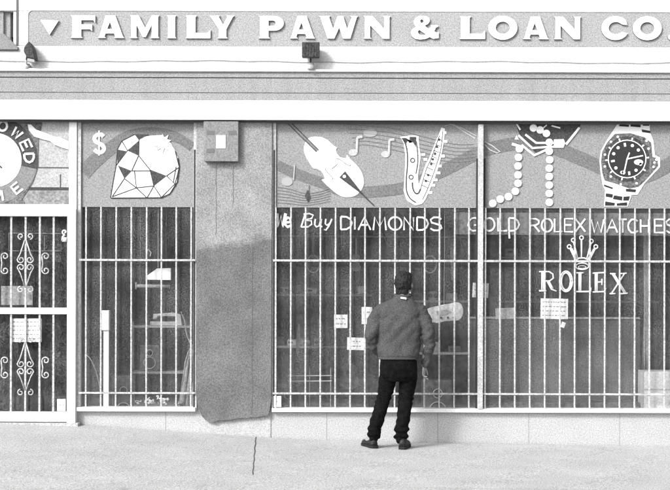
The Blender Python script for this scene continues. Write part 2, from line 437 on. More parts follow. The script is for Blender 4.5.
# pier core (hidden by the stucco coat) and coat with ragged foot
bm = bmesh.new()
top = 118
coat = [(196, top), (271.5, top), (271.5, 398), (270.6, 406), (269.4, 413), (268, 416.2), (262, 416.6), (256, 417.4), (250, 417.6), (244, 418.6), (238, 418.4), (231, 420), (225, 420.4), (219, 421), (213, 422.6), (208, 422), (205, 419.5), (202, 416), (199.5, 411), (197.4, 404), (196, 392)]
cj = []
rp = random.Random(11)
for i, (x, y) in enumerate(coat):
    cj.append((x, y)); x2, y2 = coat[(i + 1) % len(coat)]
    if y > 395 and y2 > 395 and i > 1:
        for k in (.25, .5, .75): cj.append((x + (x2 - x) * k + rp.uniform(-.3, .3), y + (y2 - y) * k + rp.uniform(-.6, .6)))
plate(bm, cj, -.06, .05, f=lv)
finish(bm, 'pier', M['pier'], B)
# hairline vertical cracks and conduit mark on the pier
bm = bmesh.new()
for x, a, b in ((252.5, 245, 415), (216, 166, 236), (233, 166, 205)):
    P = [(x + .4 * math.sin(i * 1.7), a + (b - a) * i / 14) for i in range(15)]
    stroke(bm, P, -.061, .0025, .3, f=lv)
explode(finish(bm, 'hairline_joint', mat('hairline', .08), B))
# knee wall under the windows, sills
bm = bmesh.new()
box(bm, (xcol(76.5), -.0, Z0), (xcol(800), .2, zrow(411.5)))
finish(bm, 'knee_wall', M['knee'], B)
bm = bmesh.new()
for x in (166, 327, 400, 438, 529, 620, 710): stroke(bm, [(x, 413), (x + .2, 446)], -.001, .0028, .3, f=lv)
explode(finish(bm, 'tile_joint', mat('knee_wall_joint', .24), B))
bm = bmesh.new()
pbox(bm, 76.5, 408, 195.5, 412, -.07, .1); pbox(bm, 272, 408.4, 800, 412.2, -.07, .1)
finish(bm, 'sill', M['white_trim'], B, bevel=.004)
# wall left of the door and right of the second window, side and rear walls, roof, room
bm = bmesh.new(); pbox(bm, XL, 118, -44, 450, -.02, .25); pbox(bm, 800, 118, XR, 480, -.02, .25)
explode(finish(bm, 'wall', M['side'], B))
rectbox('pier_base', 196.5, 118, 271, 440, -.009, .2, M['knee'], B)
DEP = 8.0
xl, xr = xcol(XL), xcol(XR)
bm = bmesh.new(); zt = zrow(-30)
box(bm, (xl, .26, Z0), (xl + .2, DEP, zt)); box(bm, (xr - .2, .26, Z0), (xr, DEP, zt)); box(bm, (xl + .2, DEP - .2, Z0), (xr - .2, DEP, zt))
finish(bm, 'rear_wall', M['side'], B)
bm = bmesh.new(); box(bm, (xl + .21, .26, zrow(75)), (xr - .21, DEP - .21, zrow(60))); finish(bm, 'roof', M['kerb'], B)
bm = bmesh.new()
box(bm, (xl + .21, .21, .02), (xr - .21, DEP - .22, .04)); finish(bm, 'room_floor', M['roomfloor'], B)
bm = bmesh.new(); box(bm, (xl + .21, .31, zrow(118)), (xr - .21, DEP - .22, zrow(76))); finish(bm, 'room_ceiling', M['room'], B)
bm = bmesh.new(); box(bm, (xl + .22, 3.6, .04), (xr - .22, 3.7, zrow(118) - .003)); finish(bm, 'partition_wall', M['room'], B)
# door step
rectbox('door_step', -44, 424.2, 78, 433, -.16, .3, M['concrete'], B)

# ---------------------------------------------------------------- the sign
S = thing('sign_board', 'grey sign panel over the canopy with raised white letters FAMILY PAWN & LOAN CO.', 'sign', lv(335, 46, -.2))
SY = FY + .008
rectbox('panel', 27.7, 11.7, 689.9, 46.3, SY, .1, M['sign'], S)
def curve_plate(name, loops, y, depth, m, parent, f=at):
    """outline with holes, extruded; converted to mesh"""
    cu = bpy.data.curves.new(name, 'CURVE'); cu.dimensions = '2D'; cu.fill_mode = 'BOTH'; cu.extrude = depth / 2
    for L in loops:
        s = cu.splines.new('POLY'); s.points.add(len(L) - 1)
        for i, p in enumerate(L):
            q = f(p[0], p[1], y); s.points[i].co = (q.x, q.z, 0, 1)
        s.use_cyclic_u = True
    tmp = bpy.data.objects.new('tmp', cu); COL.objects.link(tmp)
    dg = bpy.context.evaluated_depsgraph_get()
    me = bpy.data.meshes.new_from_object(tmp.evaluated_get(dg)); bpy.data.objects.remove(tmp)
    for v in me.vertices:
        x, z, d = v.co; v.co = (x, y + depth / 2 - d, z)
    me.name = name
    me.materials.clear()
    for q in (m if isinstance(m, (list, tuple)) else [m]): me.materials.append(q)
    bm = bmesh.new(); bm.from_mesh(me); bmesh.ops.remove_doubles(bm, verts=bm.verts, dist=1e-5); bmesh.ops.recalc_face_normals(bm, faces=bm.faces)
    if isinstance(m, (list, tuple)):
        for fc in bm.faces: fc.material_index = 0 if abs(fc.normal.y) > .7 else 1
    bm.to_mesh(me); bm.free()
    o = bpy.data.objects.new(name, me); COL.objects.link(o); o.parent = parent
    return o
# letter outlines on a 0..1 wide, 0..1 high (0 = top) grid, given per letter
def G(ch):
    s = .05   # flare of the stems
    if ch == 'F': return [[(0,0),(1,0),(1,.34),(.93,.22),(.44,.22),(.44,.40),(.88,.40),(.88,.70),(.80,.62),(.44,.62),(.44,.93),(.50,1),(0,1),(.07,.93),(.07,.07)]]
    if ch == 'L': return [[(0,0),(.46,0),(.40,.08),(.40,.76),(.88,.76),(1,.62),(1,1),(0,1),(.05,.93),(.05,.07)]]
    if ch == 'I': return [[(0,0),(1,0),(.88,.07),(.88,.93),(1,1),(0,1),(.12,.93),(.12,.07)]]
    if ch == 'A': return [[(.30,0),(.66,0),(.95,.93),(1,1),(.62,1),(.66,.93),(.62,.80),(.30,.80),(.26,.93),(.32,1),(0,1),(.06,.93)], [(.46,.30),(.36,.60),(.56,.60)]]
    if ch == 'M': return [[(0,0),(.30,0),(.52,.55),(.74,0),(1,0),(.96,.07),(.96,.93),(1,1),(.70,1),(.74,.93),(.74,.42),(.54,.95),(.44,.95),(.22,.42),(.22,.93),(.27,1),(0,1),(.04,.93),(.04,.07)]]
    if ch == 'Y': return [[(0,0),(.42,0),(.38,.06),(.55,.40),(.72,.06),(.68,0),(1,0),(.94,.06),(.68,.60),(.68,.93),(.74,1),(.32,1),(.38,.93),(.38,.60),(.06,.07)]]
    if ch == 'N': return [[(0,0),(.34,0),(.76,.56),(.76,.07),(.71,0),(1,0),(.96,.07),(.96,1),(.72,1),(.24,.40),(.24,.93),(.30,1),(0,1),(.05,.93),(.05,.07)]]
    if ch == 'W': return [[(0,0),(.30,0),(.27,.06),(.37,.56),(.48,0),(.62,0),(.72,.56),(.83,.06),(.79,0),(1,0),(.96,.07),(.80,1),(.62,1),(.52,.52),(.40,1),(.23,1),(.05,.07)]]
    if ch == 'P':
        o = [(0,0),(.62,0)] + [(.62 + .38 * math.sin(R(a)), .33 - .33 * math.cos(R(a))) for a in range(15, 181, 15)] + [(.40,.66),(.40,.93),(.47,1),(0,1),(.06,.93),(.06,.07)]
        h = [(.40,.21),(.58,.21)] + [(.58 + .10 * math.sin(R(a)), .33 - .12 * math.cos(R(a))) for a in range(20, 161, 20)] + [(.58,.45),(.40,.45)]
        return [o, h]
    if ch == 'O':
        return [arc(.5,.5,.5,.53,0,350,35), arc(.5,.5,.24,.27,0,340,17)]
    if ch == 'C':
        o = arc(.52,.5,.52,.53,42,318,26); i = arc(.54,.5,.27,.27,322,38,18)
        return [o + [(.96,.02),(.96,.36),(.86,.36)][1:] + i + [(.98,.72)]]
    if ch == '&':
        o = [(.40,-.02),(.56,.0),(.66,.09),(.68,.22),(.62,.34),(.50,.42),(.64,.56),(.72,.46),(.70,.40),(.98,.40),(.98,.46),(.90,.50),(.84,.66),(.92,.72),(1,.70),(1,.96),(.80,1),(.68,.92),(.54,1.0),(.34,1.03),(.16,1.0),(.04,.88),(.0,.72),(.05,.57),(.18,.47),(.12,.36),(.10,.22),(.16,.08),(.26,0)]
        h1 = [(.39,.13),(.33,.20),(.37,.31),(.44,.28),(.47,.20)]; h2 = [(.30,.60),(.25,.70),(.31,.81),(.44,.84),(.54,.80)]
        return [o, h1, h2]
    if ch == '.': return [arc(.5,.5,.5,.5,0,330,11)]
LET = [('F',69.6,94.4),('A',96.8,123.6),('M',129.2,158.6),('I',166.2,175.6),('L',184.8,209.6),('Y',208.6,233.6),
       ('P',257.6,283),('A',289,314.4),('W',317.6,357.6),('N',362.8,389.8),('&',410,438),('L',458.6,484.4),('O',487.4,516.6),('A',522,548),('N',553.2,580.4),('C',600.6,627.6),('O',632,661)]
LY = SY - .024
for ch, x0, x1 in LET:
    y0, y1 = 15.9, 38.6       # level rows; the roll is applied by the camera
    dyr = 0
    L = [[(x0 + (x1 - x0) * p[0], y0 + dyr + (y1 - y0) * p[1]) for p in lp] for lp in G(ch)]
    curve_plate('letter', L, LY, .020, [M['letter'], M['letter_shade_side']], S, f=lv)
curve_plate('letter', [disc(670, 36.2, 2.7, 14)], LY, .020, [M['letter'], M['letter_shade_side']], S, f=lv)
curve_plate('triangle_mark', [[(39.6, 20.6), (58, 21.2), (48.8, 35.6)]], LY, .020, [M['letter'], M['letter_shade_side']], S, f=lv)

# ---------------------------------------------------------------- floodlights and cable
def flood_front():
    t = thing('floodlight', 'dark square floodlight on a short stem standing on the ledge under PAWN', 'floodlight', lv(310, 70, -.35), 'floodlights on the ledge')
    y = FY - .18
    bm = bmesh.new(); a = lv(301.2, 42, y); b = lv(319, 57, y)
    v = []
    for (yy, k) in ((y, 1.0), (y + .1, .97), (y + .16, .6)):
        cx, cz = (a.x + b.x) / 2, (a.z + b.z) / 2; hx, hz = (b.x - a.x) / 2 * k, (a.z - b.z) / 2 * k
        v.append([bm.verts.new((cx + sx * hx, yy, cz + sz * hz)) for sx, sz in ((-1,-1),(1,-1),(1,1),(-1,1))])
    for i in range(2):
        for k in range(4): bm.faces.new((v[i][k], v[i][(k+1) % 4], v[i+1][(k+1) % 4], v[i+1][k]))
    bm.faces.new(v[0]); bm.faces.new(v[2]); finish(bm, 'housing', M['dark'], t, bevel=.006)
    bm = bmesh.new(); c = lv(310, 57, y)
    for i in range(5): box(bm, (a.x + .03 + i * .028, y - .004, b.z + .015), (a.x + .036 + i * .028, y - .001, a.z - .015))
    explode(finish(bm, 'cooling_fin', M['dark'], t))
    bm = bmesh.new(); tube(bm, [lv(310, 56, y + .1), lv(310, 60, y + .1), lv(310, 63.5, y + .12)], .009, 8); finish(bm, 'stem', M['dark'], t, True)
    bm = bmesh.new(); p = lv(310.4, 63, y + .12); q = lv(310.4, 69.5, y + .12)
    tube(bm, [(p.x, p.y, p.z), (p.x, p.y, (p.z + q.z) / 2), (q.x, q.y, q.z)], .034, 12, radii=[.025, .036, .036]); finish(bm, 'junction_box', mat('grey_cast_metal', .42, .6, .15, 60), t, True)
    bm = bmesh.new(); tube(bm, [(q.x, q.y, q.z + .01), (q.x, FY, q.z + .01)], .012, 8); finish(bm, 'bracket_arm', M['pale'], t, True)
flood_front()
def flood_side():
    t = thing('floodlight', 'dark hooded floodlight seen from the side beside the triangle end of the sign', 'floodlight', lv(30, 66, -.35), 'floodlights on the ledge')
    y = FY - .15
    prof = [(28.5, 41), (31.6, 44.5), (33.4, 49), (34.6, 55), (35.2, 59.6), (31, 58.6), (27, 57.8), (25.2, 60), (25.6, 55), (23.4, 51.6), (23.6, 47.6), (26, 44)]
    bm = bmesh.new(); plate(bm, prof, y, .13); finish(bm, 'hood', M['dark'], t, bevel=.012)
    bm = bmesh.new(); plate(bm, [(27, 58), (34, 59.4), (34.4, 62), (27, 61)], y + .01, .11); finish(bm, 'lamp_glass', M['lens'], t)
    bm = bmesh.new(); tube(bm, [at(26, 56, y + .07), at(26, 62, y + .07), at(27, 66, y + .12)], .009, 8); tube(bm, [at(27, 64, y + .12), at(27, 69, y + .12)], .028, 10); tube(bm, [at(27, 66, y + .12), at(27, 66, FY + .01)], .012, 8); finish(bm, 'bracket_arm', M['pale'], t, True)
flood_side()
bm = bmesh.new()
P = [lv(-100, 62, FY - .01)] + [lv(x, 61.6 + .7 * math.sin(x * .023) + .4 * math.sin(x * .11), FY - .008) for x in range(-60, 860, 14)]
tube(bm, P, .0035, 5)
tag(finish(bm, 'power_cable', mat('grey_cable', .3), None, True), 'thin pale cable sagging along the white wall under the sign', 'cable')

# ---------------------------------------------------------------- electric box on the pier
t = thing('electric_box', 'grey electric box with a small white plate high on the pier', 'electric box', lv(220, 161, -.06))
rectbox('cabinet', 203.2, 121.5, 238, 161, -.13, -.06, M['boxm'], t, bevel=.006)
bm = bmesh.new()
for x0, y0, x1, y1 in ((206, 131, 214, 135), (228, 131, 236, 135), (206, 149, 214, 153)): pbox(bm, x0, y0, x1, y1, -.133, -.129)
explode(finish(bm, 'knockout', mat('box_dent', .13, .7), t))
rectbox('cover_lip', 203.2, 159, 238, 161.6, -.142, -.13, M['boxm'], t, bevel=.003)
rectbox('label_plate', 215.8, 135.6, 225, 148.6, -.136, -.1305, M['pwhite'], t)

# ---------------------------------------------------------------- stroke letters
SF = {
 'D': [[(0,0),(0,1)],[(0,0),(.5,.02),(.85,.2),(1,.5),(.85,.8),(.5,.98),(0,1)]],
 'I': [[(.5,0),(.5,1)]],
 'A': [[(0,1),(.5,0),(1,1)],[(.2,.62),(.8,.62)]],
 'M': [[(0,1),(.12,0),(.5,.75),(.88,0),(1,1)]],
 'O': [arc(.5,.5,.5,.5,-90,270,18)],
 'N': [[(0,1),(0,0),(1,1),(1,0)]],
 'S': [[(.95,.15),(.7,.0),(.3,0),(.03,.18),(.12,.4),(.5,.5),(.9,.62),(1,.82),(.7,1),(.3,1),(0,.85)]],
 'G': [[(.95,.15),(.7,0),(.35,.02),(.08,.25),(0,.55),(.15,.85),(.45,1),(.8,.95),(1,.75),(1,.55),(.55,.55)]],
 'L': [[(0,0),(0,1),(1,.98)]],
 'R': [[(0,1),(0,0),(.6,.0),(.92,.14),(.92,.36),(.6,.5),(0,.52)],[(.45,.52),(1,1)]],
 'E': [[(1,0),(0,0),(0,1),(1,1)],[(0,.48),(.8,.48)]],
 'X': [[(0,0),(1,1)],[(1,0),(0,1)]],
 'W': [[(0,0),(.25,1),(.5,.2),(.75,1),(1,0)]],
 'T': [[(0,0),(1,0)],[(.5,0),(.5,1)]],
 'C': [[(.95,.15),(.7,0),(.35,.02),(.08,.25),(0,.5),(.08,.78),(.35,1),(.7,1),(1,.85)]],
 'H': [[(0,0),(0,1)],[(1,0),(1,1)],[(0,.5),(1,.5)]],
 'e': [[(.1,.55),(.9,.5),(.8,.15),(.45,.05),(.1,.35),(.1,.75),(.45,1),(.95,.85)]],
 'u': [[(.1,0),(.0,.7),(.25,1),(.6,.85),(.9,0)],[(.9,0),(.8,.8),(1,1)]],
 'y': [[(.1,0),(.1,.6),(.35,.8),(.7,.55)],[(.9,0),(.6,.9),(.3,1.4),(0,1.3)]],
 'B': [[(.25,0),(0,1)],[(.1,.05),(.6,0),(.95,.12),(.85,.35),(.3,.48)],[(.3,.48),(.85,.55),(.9,.8),(.6,1),(0,1)]],
}
def word(parent, L, r, y):
    for ch, x0, x1, ya, yb, *sl_ in L:
        bm = bmesh.new(); write(bm, ch, x0, x1, ya, yb, y, r, sl_[0] if sl_ else 0)
        finish(bm, 'painted_letter', M['word'], parent)
def write(bm, ch, x0, x1, y0, y1, y, r, slant=0, f=at):
    for st in SF[ch]:
        stroke(bm, [(x0 + (x1 - x0) * p[0] + slant * (1 - p[1]), y0 + (y1 - y0) * p[1]) for p in st], y, r, .35, f=f)

# ---------------------------------------------------------------- windows
def quad(name, x0, y0, x1, y1, y, m, parent):
    bm = bmesh.new(); bm.faces.new([bm.verts.new(lv(*p, y)) for p in ((x0, y1), (x1, y1), (x1, y0), (x0, y0))]); return finish(bm, name, m, parent)
def window(name, label, x0, x1, xfr):
    o = bpy.data.objects
    bm = bmesh.new()
    pbox(bm, x0 - 2.5, 119, x0 + 1.2, 411, -.035, .06); pbox(bm, x1 - 1.2, 119, x1 + 2.5, 411, -.035, .06); pbox(bm, x0 - 2.5, 117, x1 + 2.5, 119, -.035, .06)
    
    fr = finish(bm, name, M['frame'], B, bevel=.003)
    fr['label'] = label
    rectbox('head_shade_strip', x0 + 1.2, 119, x1 - 1.2, 123.6, -.03, .05, M['soffit'], fr)  # dark colour stands in for the deep shade at the window head
    quad('pane', x0 + 1.2, 207.6, x1 - 1.2, 408, 0, M['glass'], fr)
    rectbox('painted_transom', x0 + 1.2, 123.6, x1 - 1.2, 207.6, -.012, .01, M['film'], fr)
    bm = bmesh.new()
    for e in xfr: pbox(bm, e, 150, e + 1.3, 408, -.04, -.03)
    finish(bm, 'gasket', M['gap'], fr)
    return fr
W1 = window('window', 'narrow display window with diamond painted above', 79.5, 194.5, (193.6,))
W2 = window('window', 'wide display window with violin, saxophone, pearls and watch painted above', 274.4, 800, (273.2,))
Y1, Y2, Y3, Y4, Y5 = -.0155, -.0190, -.0225, -.0260, -.0295
def ribbon(bm, P, wid, y, x0, x1):
    P = sp2(P, 8); P = [p for p in P if x0 <= p[0] <= x1]
    ws = wid if isinstance(wid, list) else [wid, wid]
    up, dn = [], []
    for i, p in enumerate(P):
        a = P[max(i-1, 0)]; b = P[min(i+1, len(P)-1)]; d = math.hypot(b[0]-a[0], b[1]-a[1]) or 1
        nx, ny = -(b[1]-a[1])/d, (b[0]-a[0])/d; h = (ws[0] + (ws[1]-ws[0]) * i / (len(P)-1)) / 2
        up.append((p[0] - nx*h, p[1] - ny*h)); dn.append((p[0] + nx*h, p[1] + ny*h))
    plate(bm, up + dn[::-1], y)
def sub(fn, name, m, parent, ex=False):
    bm = bmesh.new(); fn(bm); o = finish(bm, name, m, parent)
    if ex: explode(o)
    return o
# wave bands
sub(lambda bm: ribbon(bm, [(83, 173), (96, 160), (112, 147), (128, 137), (146, 133), (165, 134), (180, 139), (192, 147)], [15, 9], Y1, 0, 999), 'painted_wave', M['wave'], W1)
sub(lambda bm: ribbon(bm, [(277, 165), (290, 171), (305, 177), (322, 183), (340, 190), (360, 192), (382, 191), (402, 188), (420, 181), (440, 172), (460, 162), (480, 152), (500, 146), (525, 143), (550, 147), (575, 156), (600, 167), (625, 178), (645, 176), (668, 165), (690, 152), (730, 145), (775, 150)], [10, 15], Y1, 0, 999), 'painted_wave', M['wave'], W2)
# diamond
def Dm(p): return (80 + p[0] / 5.158, 120 + p[1] / 5.158)
def dia(bm): plate(bm, [Dm(p) for p in ((157,400),(172,310),(185,240),(189,190),(193,150),(215,108),(245,90),(282,74),(304,98),(335,86),(370,80),(420,78),(455,100),(485,150),(505,195),(511,240),(506,290),(494,335),(462,378),(420,398),(345,402),(240,402))], Y2)
sub(dia, 'painted_diamond', M['pwhite'], W1)
def diat(bm):
    for T in (((285,73),(355,74),(305,101)),((243,157),(301,108),(301,184)),((192,152),(236,160),(192,226)),((194,234),(266,262),(228,302)),((358,254),(446,288),(380,340))): plate(bm, [Dm(p) for p in T], Y3)
sub(diat, 'painted_facet', M['pdark'], W1, True)
def dial(bm):
    for L in (((157,400),(172,310),(185,240),(189,190),(193,150),(215,108),(282,74),(304,101),(302,184),(360,256),(380,340),(345,402)),
              ((215,108),(244,157),(185,236)),((266,262),(300,186)),((266,262),(280,262),(290,350),(165,396)),((228,302),(165,396)),((228,302),(290,350),(345,402)),((266,262),(362,262)),
              ((290,350),(380,340),(418,398)),((446,288),(508,245)),((446,288),(488,330),(420,398)),((505,195),(511,240),(500,290),(488,330),(494,340)),((157,402),(420,400),(462,380),(500,320),(511,245),(490,160)),((495,240),(480,325))):
        stroke(bm, [Dm(p) for p in L], Y3 + .001, .0048)
sub(dial, 'painted_facet_line', M['pline'], W1)
def star(bm):
    cx, cy = Dm((425, 118)); P = []
    for i in range(20):
        r = (10.2 if i % 2 == 0 else 5.4) * (1 if i % 4 else .88); P.append((cx + r * math.sin(PI * i / 10), cy - r * math.cos(PI * i / 10)))
    plate(bm, P, Y4)
sub(star, 'painted_sparkle', M['pwhite'], W1)
def sparkl(bm):
    cx, cy = Dm((425, 118)); P = []
    for i in range(21):
        r = (10.6 if i % 2 == 0 else 5.8) * (1 if i % 4 else .88); P.append((cx + r * math.sin(PI * i / 10), cy - r * math.cos(PI * i / 10)))
    stroke(bm, P[8:19], Y4, .0022)
sub(sparkl, 'sparkle_outline', M['pmid'], W1)
def dollar(bm):
    S_ = sp2([(103.4,136.6),(101,134.6),(97.6,134.8),(94.6,137.4),(95.2,141),(99,143.4),(103,146),(104,149.6),(101.4,152.2),(97.6,152.2),(94.2,149.6)], 4)
    stroke(bm, S_, Y2, .021, .2); stroke(bm, [(99,130.5),(99,155.5)], Y3, .008, .3)
sub(dollar, 'painted_dollar_sign', M['pwhite'], W1)

# violin
VI = [(316,136.6),(311.5,136.8),(308.4,138.2),(305.6,141),(304.2,144.9),(303.6,148.5),(304.2,152.5),(306,157.4),(308.4,161.2),(310.6,165),(313.2,168.3),(317,168.9),(320.9,170.8),(323.4,174.6),(324.7,178.5),(321.4,179.8),(326,184.6),(331.4,189.5),(336.4,193.6),(341,196.2),(345.4,197.2),(349.7,197),(353.8,196.2),(357.3,194.2),(360.6,191),(362.7,187.1),(363.9,183.4),(363.7,179.4),(362.4,174.4),(360.2,169.8),(357.6,166.2),(354.5,163.1),(350,158.8),(346.8,154.5),(345.9,158.3),(340,157.3),(336.8,153.5),(335.6,149.9),(336.8,147.7),(333.3,145.4),(327.6,140),(321.8,137.2)]
V = sub(lambda bm: plate(bm, VI, Y2), 'painted_violin', M['pwhite'], W2)
def vdark(bm):
    plate(bm, [(339.2,177.4),(345,171.2),(361.2,191.8),(374.8,206),(373.6,206),(359.6,192.8)], Y3)
    for o in (-.9, 1.3): stroke(bm, [(288.5 + o, 122.6 - o * .8), (317.2 + o, 151 - o * .8)], Y3, .005)
sub(vdark, 'painted_string', M['pdark'], W2, True)
sub(lambda bm: plate(bm, [(288.5,123.8),(289.9,122.4),(318,150.2),(316.6,151.6)], Y2 - .001), 'painted_fingerboard', M['pmid'], W2)
def vlines(bm):
    stroke(bm, sp2([(325,167.6),(325.6,170.4),(329.4,174.6),(332.4,178),(331.6,179.6)]), Y3, .0035)
    stroke(bm, sp2([(335.8,158.6),(339.4,159.2),(344,162.6),(349.4,165.6),(350.6,164.4)]), Y3, .0035)
    for k in range(4): stroke(bm, [(322 + k * 1.7, 158 - k * 1.5), (336 + k * 1.7, 172 - k * 1.5)], Y3, .0013)
    stroke(bm, [(331.6,168.8),(337.6,163.8)], Y3, .003)
sub(vlines, 'painted_sound_holes', M['pmid'], W2)
sub(lambda bm: plate(bm, disc(344.2, 176.4, 1.7, 10), Y4), 'painted_button', M['pwhite'], W2)
# notes
def note(bm, x, y, s=1):
    plate(bm, arc(x, y, 4.6 * s, 3.4 * s, 0, 340, 17), Y2)
    stroke(bm, [(x + 3.6 * s, y), (x + 4.2 * s, y - 15 * s)], Y3, .012, .25); stroke(bm, [(x + 4.2 * s, y - 15 * s), (x + 9.4 * s, y - 15.6 * s)], Y3, .014, .25)
sub(lambda bm: note(bm, 353, 152.4), 'painted_note', M['ppale'], W2); sub(lambda bm: note(bm, 385.4, 154.2, .95), 'painted_note', M['ppale'], W2)
sub(lambda bm: (plate(bm, arc(287, 181.6, 5.6, 4.4, 0, 340, 17), Y2), stroke(bm, [(293.4, 180), (294.6, 165)], Y3, .008), plate(bm, arc(370, 133, 7, 4, 0, 340, 17), Y2)), 'painted_note', mat('faint_paint', .33, .7), W2, True)
sub(lambda bm: (plate(bm, [(307.4,189.6),(310.4,197),(308,202.6),(304.6,196)], Y3), stroke(bm, [(308.6,196),(309,185)], Y3, .003)), 'painted_note', M['pdark'], W2)
def staff(bm):
    for k in range(6): stroke(bm, sp2([(277, 187 + k * 3.1), (290, 189 + k * 2.9), (304, 193 + k * 2.4), (318, 192 + k * 2.3), (330, 188 + k * 2.6)]), Y2, .0028)
    for k in range(6): stroke(bm, sp2([(345 + k * 2, 124 + k * 4.6), (365, 126 + k * 3.7), (395, 129 + k * 4.2), (425, 137 + k * 4), (455, 144 + k * 3.6), (474, 144 + k * 3.2)]), Y2, .0024)
sub(staff, 'painted_staff_lines', M['pthin'], W2)
# saxophone
def Q5(p): return (375 + p[0] / 5.21, 118 + p[1] / 5.21)
SX = [(130,98),(148,128),(158,200),(154,300),(148,380),(166,430),(210,456),(245,446),(262,425),(282,380),(304,330),(322,280),(340,220),(350,170),(360,110),(364,55),(345,50),(330,90),(304,150),(285,200),(262,245),(244,300),(226,350),(223,300),(238,200),(230,150),(226,95),(205,90),(175,92)]
sub(lambda bm: plate(bm, [Q5(p) for p in SX], Y2), 'painted_saxophone', M['pwhite'], W2)
def saxd(bm):
    plate(bm, [Q5(p) for p in ((138,104),(160,104),(178,130),(180,98),(214,98),(212,150),(196,125),(168,120),(158,140))], Y3)
    for L, r in (([(152,115),(166,170),(168,240),(162,320),(164,380),(182,418),(212,440)], .006), ([(214,120),(220,170),(222,230),(212,290)], .005), ([(194,335),(196,365),(208,390),(224,392),(236,370)], .007)):
        stroke(bm, sp2([Q5(p) for p in L], 5), Y3 - .001, r, .3)
    for k in range(9):
        a = Q5((326 - k * 10.5, 108 + k * 30)); b = Q5((349 - k * 9.5, 116 + k * 31)); stroke(bm, [a, b], Y3 - .001, .0028, .3)
    stroke(bm, sp2([Q5(p) for p in ((352,70),(342,160),(320,240),(296,310),(268,380),(246,425))], 4), Y3 - .001, .0028, .3)
    stroke(bm, sp2([Q5(p) for p in ((335,92),(310,160),(290,215),(268,262),(250,320),(236,372))], 4), Y3 - .001, .0028, .3)
    for c in ((195,220),(187,308)): stroke(bm, disc(*Q5(c), 2.1, 12) + [disc(*Q5(c), 2.1, 12)[0]], Y3 - .001, .005)
    for c in ((333,112),(312,185),(292,240),(276,297),(264,328),(322,150),(300,215)): plate(bm, disc(*Q5(c), 1.3, 8), Y3)
sub(saxd, 'painted_saxophone_keys', M['pdark'], W2)
def saxk(bm):
    for c in ((362,75),(366,122),(352,198),(337,250),(330,285),(315,322),(303,350),(288,388),(250,190),(262,215)):
        x, y = Q5(c); plate(bm, [(x-1.9,y-1.2),(x+1.9,y-1.2),(x+1.9,y+1.4),(x-1.9,y+1.4)], Y2 - .001)
sub(saxk, 'painted_key_cup', M['pwhite'], W2, True)
def neck(bm):
    stroke(bm, [(444.6,126),(452,123.6),(463,131),(475,138.6)], Y2, .006); stroke(bm, [(450,124),(463,128.6),(476,136)], Y2, .005)
    stroke(bm, [(484.6,141.6),(492,145.6),(500,151.8),(497,153),(490,150),(484.6,144.6)], Y2, .006)
sub(neck, 'painted_saxophone_neck', M['ppale'], W2)
# jewels and pearls
def J(p): return (470 + p[0] / 5.217, 118 + p[1] / 5.217)
sub(lambda bm: plate(bm, [J(p) for p in ((235,24),(585,24),(560,60),(500,136),(440,112),(420,150),(340,180),(262,96))], Y2), 'painted_jewel_ground', M['pdark'], W2)
def strands(bm):
    for L, r in (([(288,86),(345,130),(440,130)], .011), ([(252,90),(325,157),(420,150),(480,150)], .011), ([(268,140),(335,195),(410,160)], .012), ([(500,138),(535,95),(570,50)], .012), ([(242,30),(262,62)], .009), ([(370,62),(400,36)], .006), ([(425,40),(470,52)], .008), ([(218,135),(265,150)], .014)):
        stroke(bm, [J(p) for p in L], Y3 - .002, r, .25)
    plate(bm, [J(p) for p in ((437,112),(488,110),(496,130),(486,156),(437,150))], Y4); plate(bm, [J(p) for p in ((232,112),(242,90),(254,112))], Y3)
sub(strands, 'painted_necklace', M['pwhite'], W2)
def pearls(bm):
    for c in ((330,52),(365,62),(398,80),(413,127),(413,173),(415,218),(413,262),(413,305),(413,350),(413,393),(413,440),(257,160),(252,205),(250,250),(250,297),(250,340),(236,382),(200,410),(157,423),(118,445)):
        plate(bm, disc(*J(c), 3.75, 16), Y5)
sub(pearls, 'painted_pearl', M['pwhite'], W2, True)
# watch
def K(p): return (585 + p[0] / 5.047, 115 + p[1] / 5.05)
sub(lambda bm: plate(bm, [K(p) for p in ((165,42),(140,80),(105,135),(80,180),(73,230),(78,290),(88,350),(102,380),(95,462),(215,462),(235,404),(265,402),(300,345),(350,292),(378,262),(378,215),(352,203),(345,130),(328,90),(325,40))], Y2), 'painted_watch', M['pwhite'], W2)
sub(lambda bm: (plate(bm, [K(p) for p in ((150,95),(110,140),(86,185),(80,235),(86,290),(98,330),(150,345),(225,372),(270,362),(300,335),(340,290),(368,258),(366,220),(340,210),(334,140),(300,112),(230,92))], Y3)), 'painted_watch_case', mat('watch_case_paint', .11, .6, .3, 45), W2)
sub(lambda bm: plate(bm, disc(*K((212,222)), 22.6, 32), Y3 - .002), 'painted_bezel', mat('bezel_paint', .045, .6, .25, 60), W2)
sub(lambda bm: plate(bm, disc(*K((212,222)), 18.2, 32), Y4), 'painted_dial', M['pline'], W2)
